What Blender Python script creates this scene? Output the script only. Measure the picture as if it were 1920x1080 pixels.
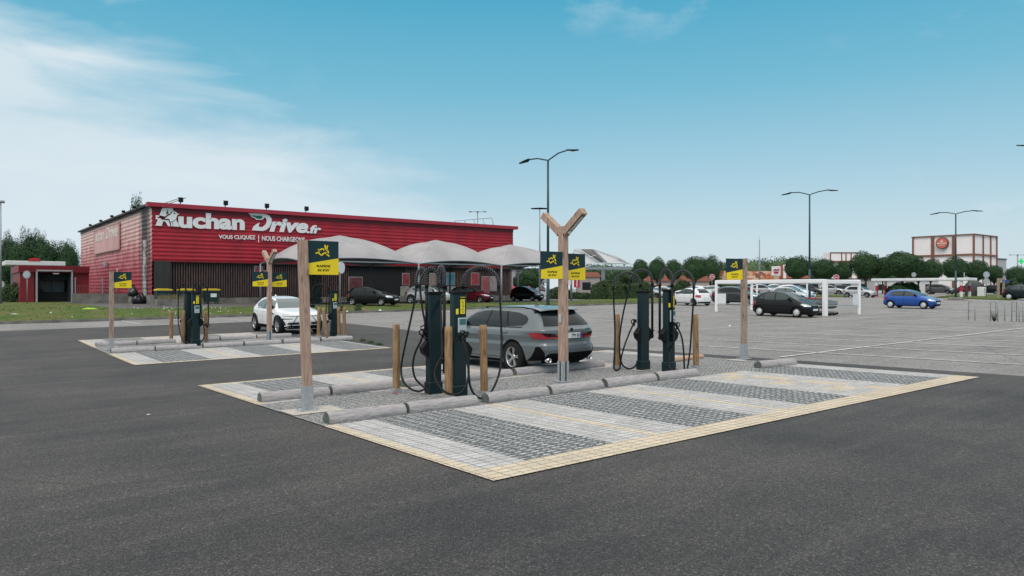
import bpy, bmesh, math, random
from mathutils import Vector, Matrix, geometry, noise
R = math.radians
rnd = random.Random(7)
for o in list(bpy.data.objects): bpy.data.objects.remove(o)
SC = bpy.context.scene
COL = SC.collection

# ------------------------------------------------------------------ camera
F = 1371.0                       # focal length in photograph pixels (1920 wide)
CZ = 1.75
TH = R(38.2)                     # the view direction in the car park's own grid
CT, ST = math.cos(TH), math.sin(TH)
cam = bpy.data.cameras.new('camera'); camo = bpy.data.objects.new('camera', cam); COL.objects.link(camo)
cam.sensor_width = 36; cam.lens = F/1920*36; cam.clip_end = 3000; cam.clip_start = .1
camo.location = (0, 0, CZ)
camo.rotation_euler = (R(90), 0, math.atan2(CT, ST) - R(90))
SC.camera = camo
SC.render.resolution_x, SC.render.resolution_y = 1024, 576

# ------------------------------------------------------------------ world and sun
SUN_EL, SUN_AZ = 52, 215        # azimuth measured in the grid, anticlockwise from +X, where the sun stands
W = bpy.data.worlds.new('World'); SC.world = W; W.use_nodes = True
nt = W.node_tree; nt.nodes.clear(); N = nt.nodes.new; LK = nt.links.new
out = N('ShaderNodeOutputWorld'); bg = N('ShaderNodeBackground'); LK(bg.outputs[0], out.inputs[0])
sky = N('ShaderNodeTexSky'); sky.sky_type = 'NISHITA'; sky.sun_disc = False
sky.sun_elevation = R(SUN_EL); sky.sun_rotation = R(90-SUN_AZ); sky.altitude = 50; sky.air_density = 1.0; sky.dust_density = 2.0; sky.ozone_density = 1.5
tc = N('ShaderNodeTexCoord'); sep = N('ShaderNodeSeparateXYZ'); LK(tc.outputs['Generated'], sep.inputs[0])
def wm(op, a, b=None, c=None, clamp=False):
    n = N('ShaderNodeMath'); n.operation = op; n.use_clamp = clamp
    for i, v in enumerate((a, b, c)):
        if v is None: continue
        if isinstance(v, (int, float)): n.inputs[i].default_value = v
        else: LK(v, n.inputs[i])
    return n.outputs[0]
def wvec(v, xyz):
    n = N('ShaderNodeVectorMath'); n.operation = 'DOT_PRODUCT'; LK(v, n.inputs[0]); n.inputs[1].default_value = xyz; return n.outputs['Value']
gen = tc.outputs['Generated']
fwd = wm('MAXIMUM', wvec(gen, (ST, CT, 0)), .05)
uu = wm('DIVIDE', wvec(gen, (CT, -ST, 0)), fwd)
vv = wm('DIVIDE', sep.outputs[2], fwd)
el = wm('ARCSINE', sep.outputs[2])
ramp = N('ShaderNodeValToRGB'); LK(wm('MULTIPLY', el, 1.6, clamp=True), ramp.inputs[0])
cr = ramp.color_ramp
while len(cr.elements) < 8: cr.elements.new(.5)
for e, (p, c) in zip(cr.elements, [(0, (.60,.68,.72)), (.09, (.53,.66,.72)), (.24, (.345,.56,.67)), (.42, (.16,.455,.60)), (.60, (.068,.37,.545)), (.64, (.09,.38,.55)), (.78, (.92,.96,.98)), (1, (1.08,1.08,1.05))]):
    e.position = p; e.color = (*c, 1)
mixs = N('ShaderNodeMixRGB'); mixs.inputs[0].default_value = .88; LK(sky.outputs[0], mixs.inputs[1])
sc10 = N('ShaderNodeVectorMath'); sc10.operation = 'SCALE'; LK(ramp.outputs[0], sc10.inputs[0]); sc10.inputs['Scale'].default_value = 9.3
LK(sc10.outputs[0], mixs.inputs[2])
mp = N('ShaderNodeMapping'); LK(gen, mp.inputs[0]); mp.inputs['Rotation'].default_value = (0, R(-14), R(20)); mp.inputs['Scale'].default_value = (1.6, 1.6, 6.5)
nz = N('ShaderNodeTexNoise'); LK(mp.outputs[0], nz.inputs[0]); nz.inputs['Scale'].default_value = 2.3; nz.inputs['Detail'].default_value = 9; nz.inputs['Roughness'].default_value = .55; nz.inputs['Distortion'].default_value = .35
nz2 = N('ShaderNodeTexNoise'); mp2 = N('ShaderNodeMapping'); LK(gen, mp2.inputs[0]); mp2.inputs['Scale'].default_value = (1, 1, 2.2); LK(mp2.outputs[0], nz2.inputs[0]); nz2.inputs['Scale'].default_value = 7; nz2.inputs['Detail'].default_value = 8; nz2.inputs['Roughness'].default_value = .6
s1 = wm('ADD', wm('ADD', wm('MULTIPLY', uu, -1), .17), wm('MULTIPLY', vv, -1.95))
s1 = wm('ADD', s1, wm('MULTIPLY', wm('SUBTRACT', nz.outputs[0], .5), .85))
bank = wm('MULTIPLY', wm('MULTIPLY', wm('ADD', s1, .03), 3.0, clamp=True), .82)
bank = wm('MULTIPLY', bank, wm('ADD', .62, wm('MULTIPLY', nz.outputs[0], .7)), clamp=True)
puff = wm('MULTIPLY', wm('SUBTRACT', nz2.outputs[0], .555), 5.0, clamp=True)
hz = wm('MULTIPLY', wm('MULTIPLY', wm('SUBTRACT', uu, .45), 4.0, clamp=True), wm('SUBTRACT', 1.0, wm('MULTIPLY', wm('ABSOLUTE', wm('SUBTRACT', vv, .11)), 16.0), clamp=True), clamp=True)
puff = wm('MULTIPLY', puff, wm('ADD', wm('MULTIPLY', hz, .9), wm('ADD', .12, wm('MULTIPLY', wm('SUBTRACT', vv, .33), 9.0, clamp=True))), clamp=True)
puff = wm('MULTIPLY', puff, .6)
cl = wm('MAXIMUM', bank, puff, clamp=True)
mixc = N('ShaderNodeMixRGB'); LK(cl, mixc.inputs[0]); LK(mixs.outputs[0], mixc.inputs[1]); mixc.inputs[2].default_value = (6.0, 6.75, 7.2, 1)
LK(mixc.outputs[0], bg.inputs[0]); bg.inputs[1].default_value = .1
sl = bpy.data.lights.new('sun', 'SUN'); sl.energy = 1.3; sl.angle = R(25); sl.color = (1, .91, .82)
so = bpy.data.objects.new('sun', sl); COL.objects.link(so)
sd = Vector((math.cos(R(SUN_AZ))*math.cos(R(SUN_EL)), math.sin(R(SUN_AZ))*math.cos(R(SUN_EL)), math.sin(R(SUN_EL))))
so.rotation_euler = (-sd).to_track_quat('-Z', 'Y').to_euler(); so.location = sd*50
SC.view_settings.view_transform = 'Standard'; SC.view_settings.look = 'None'; SC.view_settings.exposure = .28; SC.view_settings.gamma = 1
SC.render.engine = 'CYCLES'; SC.cycles.use_denoising = True; SC.cycles.max_bounces = 6; SC.cycles.transparent_max_bounces = 12

# ------------------------------------------------------------------ the lie of the land
HK = [(-200, 1.0), (0, 0), (8, -.114), (15, -.2145), (21, -.30), (26, -.265), (31, -.205), (38, -.15), (45, -.12), (52, -.12), (900, -.12)]
def hermite(tab, v):
    if v <= tab[0][0]: return tab[0][1]
    if v >= tab[-1][0]: return tab[-1][1]
    for i in range(len(tab)-1):
        a, b = tab[i], tab[i+1]
        if v <= b[0]:
            def sl_(j):
                if j <= 0 or j >= len(tab)-1: return 0
                return (tab[j+1][1]-tab[j-1][1])/(tab[j+1][0]-tab[j-1][0])
            d = b[0]-a[0]; t = (v-a[0])/d
            m0 = sl_(i) if i else (b[1]-a[1])/d; m1 = sl_(i+1)
            return (2*t**3-3*t*t+1)*a[1]+(t**3-2*t*t+t)*d*m0+(-2*t**3+3*t*t)*b[1]+(t**3-t*t)*d*m1
def G(x, y):
    h = -.0143*y if y < 8 else hermite(HK, y)
    return .0081*min(x, 110) + h
PLAT = .41
def Q(px, py, t):                 # a point of the place at depth t
    a, c = (px-960)/F, (540-py)/F
    return Vector((t*(a*CT+ST), t*(-a*ST+CT), CZ+c*t))
def P(px, py, zf=G):              # the point of the ground seen at a photograph pixel
    lo = 3.0
    while lo < 600:
        q = Q(px, py, lo)
        if q.z <= zf(q.x, q.y): break
        lo *= 1.02
    a, b = lo/1.02, lo
    for _ in range(30):
        m = (a+b)/2; q = Q(px, py, m)
        if q.z <= zf(q.x, q.y): b = m
        else: a = m
    return Q(px, py, b)
FLAT = lambda x, y: PLAT
def onX(px, X):                   # depth of the plane x = X along a pixel column
    a = (px-960)/F; return X/(a*CT+ST)
def onY(px, Y):
    a = (px-960)/F; return Y/(-a*ST+CT)

# ------------------------------------------------------------------ materials
MATS = {}
def mat(name, col, rough=.6, metal=0, spec=.5, coat=0, var=0, vscale=8, vstretch=(1,1,1), col2=None, bump=0, bscale=60, emis=0, coord='Object', rand=0, detail=4, lo=.35, hi=.65):
    if name in MATS: return MATS[name]
    m = bpy.data.materials.new(name); m.use_nodes = True; t = m.node_tree; b = t.nodes['Principled BSDF']
    b.inputs['Base Color'].default_value = (*col, 1); b.inputs['Roughness'].default_value = rough; b.inputs['Metallic'].default_value = metal
    b.inputs['Specular IOR Level'].default_value = spec; b.inputs['Coat Weight'].default_value = coat; b.inputs['Coat Roughness'].default_value = .12
    c = t.nodes.new('ShaderNodeTexCoord'); src = c.outputs[coord]
    if rand:
        oi = t.nodes.new('ShaderNodeObjectInfo'); va = t.nodes.new('ShaderNodeVectorMath'); va.operation = 'MULTIPLY_ADD'
        va.inputs[1].default_value = (1, 1, 1); t.links.new(src, va.inputs[0])
        cb = t.nodes.new('ShaderNodeCombineXYZ'); ml = t.nodes.new('ShaderNodeMath'); ml.operation = 'MULTIPLY'; ml.inputs[1].default_value = 37
        t.links.new(oi.outputs['Random'], ml.inputs[0])
        for k in range(3): t.links.new(ml.outputs[0], cb.inputs[k])
        t.links.new(cb.outputs[0], va.inputs[2]); src = va.outputs[0]
    if var or col2:
        mpn = t.nodes.new('ShaderNodeMapping'); mpn.inputs['Scale'].default_value = vstretch; t.links.new(src, mpn.inputs[0])
        nzn = t.nodes.new('ShaderNodeTexNoise'); nzn.inputs['Scale'].default_value = vscale; nzn.inputs['Detail'].default_value = detail; nzn.inputs['Roughness'].default_value = .62
        t.links.new(mpn.outputs[0], nzn.inputs[0])
        rp = t.nodes.new('ShaderNodeValToRGB'); t.links.new(nzn.outputs[0], rp.inputs[0])
        rp.color_ramp.elements[0].position = lo; rp.color_ramp.elements[1].position = hi
        c2 = col2 or tuple(v*(1-var) for v in col)
        rp.color_ramp.elements[0].color = (*c2, 1); rp.color_ramp.elements[1].color = (*col, 1)
        t.links.new(rp.outputs[0], b.inputs['Base Color'])
    if name.endswith('timber') or name == 'brown treated wood':
        mk = t.nodes.new('ShaderNodeMapping'); mk.inputs['Scale'].default_value = (9, 9, 2.6); t.links.new(src, mk.inputs[0])
        vk = t.nodes.new('ShaderNodeTexVoronoi'); vk.inputs['Scale'].default_value = 1.0; t.links.new(mk.outputs[0], vk.inputs[0])
        rk = t.nodes.new('ShaderNodeValToRGB'); rk.color_ramp.elements[0].position = .10; rk.color_ramp.elements[1].position = .26
        rk.color_ramp.elements[0].color = (.30, .24, .20, 1); rk.color_ramp.elements[1].color = (1, 1, 1, 1); t.links.new(vk.outputs['Distance'], rk.inputs[0])
        mk2 = t.nodes.new('ShaderNodeMixRGB'); mk2.blend_type = 'MULTIPLY'; mk2.inputs[0].default_value = .75; t.links.new(rp.outputs[0], mk2.inputs[1]); t.links.new(rk.outputs[0], mk2.inputs[2]); t.links.new(mk2.outputs[0], b.inputs['Base Color'])
    if bump:
        n2 = t.nodes.new('ShaderNodeTexNoise'); n2.inputs['Scale'].default_value = bscale; n2.inputs['Detail'].default_value = 5
        mpb = t.nodes.new('ShaderNodeMapping'); mpb.inputs['Scale'].default_value = vstretch; t.links.new(src, mpb.inputs[0]); t.links.new(mpb.outputs[0], n2.inputs[0])
        bp = t.nodes.new('ShaderNodeBump'); bp.inputs['Strength'].default_value = bump; bp.inputs['Distance'].default_value = .02
        t.links.new(n2.outputs[0], bp.inputs['Height']); t.links.new(bp.outputs[0], b.inputs['Normal'])
    if emis:
        b.inputs['Emission Color'].default_value = (*col, 1); b.inputs['Emission Strength'].default_value = emis
    MATS[name] = m; return m

def nodes_mat(name):
    m = bpy.data.materials.new(name); m.use_nodes = True; MATS[name] = m
    return m, m.node_tree, m.node_tree.nodes['Principled BSDF']
def nn(t, kind, **kw):
    n = t.nodes.new(kind)
    for k, v in kw.items():
        if k in n.inputs:
            if hasattr(v, 'node'): t.links.new(v, n.inputs[k])
            else: n.inputs[k].default_value = v
        else: setattr(n, k, v)
    return n
def mth(t, op, a, b=0, clamp=False):
    n = t.nodes.new('ShaderNodeMath'); n.operation = op; n.use_clamp = clamp
    for i, v in enumerate((a, b)):
        if hasattr(v, 'node'): t.links.new(v, n.inputs[i])
        else: n.inputs[i].default_value = v
    return n.outputs[0]
def ramp_(t, fac, stops):
    n = t.nodes.new('ShaderNodeValToRGB'); t.links.new(fac, n.inputs[0])
    while len(n.color_ramp.elements) < len(stops): n.color_ramp.elements.new(.5)
    for e, (p, c) in zip(n.color_ramp.elements, stops):
        e.position = p; e.color = (*c, 1) if len(c) == 3 else c
    return n.outputs[0]
def mixc_(t, f, a, b, mode='MIX'):
    n = t.nodes.new('ShaderNodeMixRGB'); n.blend_type = mode
    for i, v in enumerate((f, a, b)):
        if hasattr(v, 'node'): t.links.new(v, n.inputs[i])
        elif i == 0: n.inputs[0].default_value = v
        else: n.inputs[i].default_value = (*v, 1)
    return n.outputs[0]

def asphalt(name, c0, c1, worn):
    m, t, b = nodes_mat(name)
    co = nn(t, 'ShaderNodeTexCoord').outputs['Object']
    agg = nn(t, 'ShaderNodeTexVoronoi', Vector=co, Scale=95.0); agg.feature = 'F1'
    fine = nn(t, 'ShaderNodeTexNoise', Vector=co, Scale=90.0, Detail=3.0)
    grit = nn(t, 'ShaderNodeTexNoise', Vector=co, Scale=22.0, Detail=6.0, Roughness=.75)
    big = nn(t, 'ShaderNodeTexNoise', Vector=co, Scale=.35, Detail=7.0, Roughness=.6)
    mpn = nn(t, 'ShaderNodeMapping', Vector=co, Scale=(.25, 2.4, 1)); mpn.inputs['Rotation'].default_value = (0, 0, 0)
    strk = nn(t, 'ShaderNodeTexNoise', Vector=mpn.outputs[0], Scale=.9, Detail=8.0, Roughness=.65)
    base = ramp_(t, big.outputs[0], [(.36, c0), (.62, c1)])
    base = mixc_(t, mth(t, 'MULTIPLY', mth(t, 'SUBTRACT', strk.outputs[0], .48, True), worn*3.0, True), base, tuple(v*1.55 for v in c1))
    g = mth(t, 'ADD', .55, mth(t, 'MULTIPLY', grit.outputs[0], .9))
    cc = nn(t, 'ShaderNodeCombineXYZ', X=g, Y=g, Z=g).outputs[0]
    base = mixc_(t, 1.0, base, cc, 'MULTIPLY')
    sp = ramp_(t, agg.outputs['Color'], [(.0, (.12, .12, .12)), (.5, (.70, .70, .70)), (.82, (1.5, 1.48, 1.46)), (1, (4.2, 4.0, 3.8))])
    base = mixc_(t, .80, base, sp, 'MULTIPLY')
    crk = nn(t, 'ShaderNodeTexVoronoi', Vector=mixc_(t, .12, co, nn(t, 'ShaderNodeTexNoise', Vector=co, Scale=1.2, Detail=6.0).outputs['Color']), Scale=.11); crk.feature = 'DISTANCE_TO_EDGE'
    base = mixc_(t, mth(t, 'MULTIPLY', mth(t, 'LESS_THAN', crk.outputs['Distance'], .0035), .35*worn), base, (.03, .03, .03))
    t.links.new(base, b.inputs['Base Color']); b.inputs['Roughness'].default_value = .7; b.inputs['Specular IOR Level'].default_value = .32
    hh = mth(t, 'ADD', agg.outputs['Distance'], fine.outputs[0])
    bp = nn(t, 'ShaderNodeBump', Strength=.8, Distance=.012, Height=hh); t.links.new(bp.outputs[0], b.inputs['Normal'])
    return m
A_DARK = asphalt('dark asphalt', (.050, .049, .050), (.090, .082, .079), .6)
A_LIGHT = asphalt('worn light asphalt', (.235, .226, .22), (.31, .298, .29), .5)
A_ROAD = asphalt('drive lane asphalt', (.10, .10, .10), (.14, .138, .136), .4)

def paver(name, stone, stone2, joint, scale, jw, gravel=False):
    m, t, b = nodes_mat(name)
    co = nn(t, 'ShaderNodeTexCoord').outputs['Object']
    wob = nn(t, 'ShaderNodeTexNoise', Vector=co, Scale=9.0, Detail=4.0)
    v = mixc_(t, .012 if not gravel else .045, co, wob.outputs['Color'])
    br = nn(t, 'ShaderNodeTexBrick', Vector=v); br.offset = .0
    br.inputs['Scale'].default_value = scale; br.inputs['Mortar Size'].default_value = jw; br.inputs['Mortar Smooth'].default_value = .25
    br.inputs['Brick Width'].default_value = .95 if not gravel else 1.0; br.inputs['Row Height'].default_value = .6 if not gravel else .62
    br.inputs['Color1'].default_value = (*stone, 1); br.inputs['Color2'].default_value = (*stone2, 1)
    peb = nn(t, 'ShaderNodeTexVoronoi', Vector=co, Scale=48.0)
    pc = ramp_(t, peb.outputs['Color'], [(0, tuple(v_*.25 for v_ in joint)), (.35, joint), (.8, tuple(v_*2.4 for v_ in joint)), (1, (.5, .5, .49))])
    pc = mixc_(t, mth(t, 'MULTIPLY', peb.outputs['Distance'], .9, True), pc, (.02, .022, .024))
    grn = nn(t, 'ShaderNodeTexNoise', Vector=co, Scale=130.0, Detail=2.0)
    blot = nn(t, 'ShaderNodeTexNoise', Vector=co, Scale=2.2, Detail=7.0, Roughness=.65)
    g = mth(t, 'ADD', .62, mth(t, 'MULTIPLY', grn.outputs[0], .75)); g = mth(t, 'MULTIPLY', g, mth(t, 'ADD', .60, mth(t, 'MULTIPLY', blot.outputs[0], .80)))
    st = mixc_(t, 1.0, br.outputs['Color'], nn(t, 'ShaderNodeCombineXYZ', X=g, Y=g, Z=g).outputs[0], 'MULTIPLY')
    spill = nn(t, 'ShaderNodeTexNoise', Vector=co, Scale=30.0, Detail=3.0)
    fac = mth(t, 'ADD', br.outputs['Fac'], mth(t, 'MULTIPLY', mth(t, 'SUBTRACT', spill.outputs[0], .56 if gravel else .66, True), 6.0, True), True)
    t.links.new(mixc_(t, fac, st, pc), b.inputs['Base Color']); b.inputs['Roughness'].default_value = .9; b.inputs['Specular IOR Level'].default_value = .25
    h = mth(t, 'SUBTRACT', mth(t, 'MULTIPLY', grn.outputs[0], .15), fac); h = mth(t, 'SUBTRACT', h, mth(t, 'MULTIPLY', mth(t, 'MULTIPLY', peb.outputs['Distance'], 1.2), fac))
    bp = nn(t, 'ShaderNodeBump', Strength=.9, Distance=.018, Height=h); t.links.new(bp.outputs[0], b.inputs['Normal'])
    return m
PV_GREY = paver('pale grey pavers', (.50, .492, .485), (.43, .423, .42), (.32, .315, .31), 5.4, .036)
PV_YEL = paver('yellow pavers', (.60, .51, .38), (.54, .475, .375), (.42, .37, .30), 5.4, .036)
PV_GRAV = paver('gravel filled grid pavers', (.49, .495, .50), (.38, .385, .39), (.20, .21, .215), 6.6, .19, True)
PV_MIX = paver('gravel infill', (.52, .515, .51), (.42, .42, .415), (.30, .30, .295), 7.5, .22, True)

GRASS = None
def grassmat():
    m, t, b = nodes_mat('mown grass'); co = nn(t, 'ShaderNodeTexCoord').outputs['Object']
    n1 = nn(t, 'ShaderNodeTexNoise', Vector=co, Scale=.35, Detail=8.0, Roughness=.65); n2 = nn(t, 'ShaderNodeTexNoise', Vector=co, Scale=9.0, Detail=5.0, Roughness=.7)
    c = ramp_(t, n1.outputs[0], [(.3, (.20, .15, .08)), (.43, (.13, .14, .05)), (.55, (.085, .135, .035)), (.75, (.06, .11, .03))])
    g = mth(t, 'ADD', .35, mth(t, 'MULTIPLY', n2.outputs[0], 1.3))
    t.links.new(mixc_(t, 1.0, c, nn(t, 'ShaderNodeCombineXYZ', X=g, Y=g, Z=g).outputs[0], 'MULTIPLY'), b.inputs['Base Color'])
    b.inputs['Roughness'].default_value = .95; b.inputs['Specular IOR Level'].default_value = .1
    bp = nn(t, 'ShaderNodeBump', Strength=1.0, Distance=.08, Height=n2.outputs[0]); t.links.new(bp.outputs[0], b.inputs['Normal'])
    return m
GRASS = grassmat()
def leafmat(name, a, b2, c):
    m, t, b = nodes_mat(name); gm = nn(t, 'ShaderNodeNewGeometry'); oi = nn(t, 'ShaderNodeObjectInfo')
    co = nn(t, 'ShaderNodeTexCoord').outputs['Object']; n1 = nn(t, 'ShaderNodeTexNoise', Vector=co, Scale=1.1, Detail=2.0)
    f = mth(t, 'ADD', mth(t, 'MULTIPLY', gm.outputs['Random Per Island'], .6), mth(t, 'MULTIPLY', n1.outputs[0], .5))
    t.links.new(ramp_(t, f, [(.2, a), (.55, b2), (.95, c)]), b.inputs['Base Color']); b.inputs['Roughness'].default_value = .65; b.inputs['Specular IOR Level'].default_value = .25
    return m
LEAF = leafmat('round tree leaves', (.010, .038, .015), (.021, .061, .021), (.053, .105, .034))
LEAF2 = leafmat('far wood leaves', (.03, .065, .035), (.045, .09, .04), (.085, .135, .055))  # paler greens, with the distance haze put into the colour
LEAF3 = leafmat('hedge leaves', (.014, .036, .014), (.032, .062, .022), (.07, .105, .035))
LEAF4 = leafmat('dark conifer leaves', (.014, .036, .02), (.024, .055, .026), (.05, .09, .036))
BARK = mat('bark', (.09, .07, .055), .9, var=.5, vscale=12)

TIMBER = mat('pinkish sawn timber', (.52, .36, .28), .78, col2=(.24, .14, .10), vscale=6, vstretch=(8, 8, .55), bump=.35, bscale=20, rand=1, detail=10, lo=.30, hi=.62)
TIMBER_OLD = mat('greyed sawn timber', (.42, .32, .26), .85, col2=(.24, .17, .13), vscale=5, vstretch=(7, 7, .7), bump=.3, bscale=20, rand=1, detail=8)
BOLLARD = mat('brown treated wood', (.40, .25, .13), .8, col2=(.15, .08, .04), vscale=6, vstretch=(7, 7, .6), bump=.35, bscale=16, rand=1, detail=8)
LOG = mat('weathered grey log', (.42, .395, .40), .9, col2=(.21, .195, .195), vscale=4, vstretch=(1.6, 14, 14), bump=.6, bscale=8, rand=1, detail=10, lo=.30, hi=.58)
LOG_NEW = mat('fresh orange log', (.55, .38, .27), .85, col2=(.42, .26, .17), vscale=4, vstretch=(.8, 6, 6), bump=.3, rand=1)
LOG_END = mat('mossy log end', (.15, .16, .14), .9, col2=(.05, .075, .065), vscale=14)
STEEL = mat('galvanised steel', (.42, .44, .46), .6, metal=.25, var=.25, vscale=14)
GREYPOST = mat('grey painted steel', (.25, .28, .31), .5, metal=.3)
DARKGREEN = mat('dark green lamp pole paint', (.02, .06, .07), .45)
STATION = mat('dark petrol green casing', (.0025, .020, .024), .36, spec=.35, coat=.15, var=.25, vscale=3)
BLACK = mat('black plastic', (.006, .007, .008), .5, spec=.22)
RUBBER = mat('black rubber', (.008, .009, .010), .55, spec=.25)
SIGN_D = mat('dark slate sign face', (.009, .034, .042), .5, spec=.3)
SIGN_Y = mat('yellow sign face', (.86, .64, .010), .5)
LBL_Y = mat('yellow sticker', (.85, .70, .02), .5)
WHITE = mat('white paint', (.75, .76, .77), .5, var=.12, vscale=3)
WHITE_D = mat('matt white letter', (.78, .79, .80), .6)
PINKW = mat('white slogan letter', (.80, .76, .76), .6)
LINE = mat('worn white road paint', (.60, .59, .58), .8, col2=(.28, .27, .265), vscale=7, detail=8, lo=.34, hi=.54)
CONC = mat('pale concrete', (.42, .39, .36), .9, var=.35, vscale=3, bump=.2, detail=8)
CONC_D = mat('stained concrete', (.24, .225, .2), .9, col2=(.11, .11, .10), vscale=1.2, bump=.2, detail=8)
PADC = mat('cream concrete footing', (.50, .46, .41), .9, var=.25, vscale=8, bump=.1)
RED = mat('red cladding', (.43, .010, .028), .5, col2=(.30, .008, .022), vscale=.9, vstretch=(.9, .9, .25), detail=9)
RED_D = mat('dark red cladding', (.22, .008, .016), .55, var=.25, vscale=1)
SLAT = mat('dark brown slats', (.125, .080, .078), .8, var=.5, vscale=6, vstretch=(1, 1, .2))
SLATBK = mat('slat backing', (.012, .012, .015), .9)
DARKIN = mat('dark interior', (.012, .014, .016), .9)
TRIM_D = mat('dark trim', (.02, .025, .03), .6)
MEMB = mat('off white membrane', (.365, .35, .358), .75, col2=(.28, .27, .28), vscale=.45, vstretch=(1, 1, .4), detail=8)
MEMB_G = mat('grey mesh panel', (.22, .21, .205), .8)
TYRE = mat('tyre rubber', (.012, .012, .013), .8, spec=.2)
RIM = mat('silver alloy', (.55, .56, .57), .3, metal=.85)
RIM_W = mat('bright hubcap', (.75, .76, .77), .35, metal=.5)
RIM_D = mat('dark wheel inner', (.02, .02, .022), .5)
GLASS = mat('car glass', (.006, .011, .013), .08, spec=.35)
GLASS_L = mat('pale car glass', (.09, .12, .125), .10, spec=.7)
GLASS_M = mat('greenish car glass', (.045, .062, .060), .10, spec=.5)
LAMP = mat('headlight', (.55, .58, .6), .12, spec=.8, metal=.3)
TAIL = mat('red taillight', (.33, .004, .014), .15, spec=.8, coat=.6)
PLATE = mat('white number plate', (.72, .73, .74), .4)
BLUE_S = mat('blue plate band', (.02, .08, .45), .5)
CHROME = mat('chrome', (.75, .76, .77), .15, metal=1)
UNDER = mat('underbody black', (.006, .006, .007), .9, spec=.1)
TERRA = mat('brown steel frame', (.20, .085, .055), .7)
PANEL = mat('pale cladding panel', (.86, .82, .81), .6, var=.04, vscale=.4)
SCREEN = mat('station screen', (.05, .14, .14), .15, spec=.7)
LGREY = mat('light grey casing', (.42, .47, .49), .4)
def paint(name, c, metal=.0, rough=.32):
    return mat('paint '+name, c, rough, metal=metal, coat=.3 if name in ('black', 'dark teal') else .9, spec=.22 if name in ('black', 'dark teal') else .4)

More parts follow.
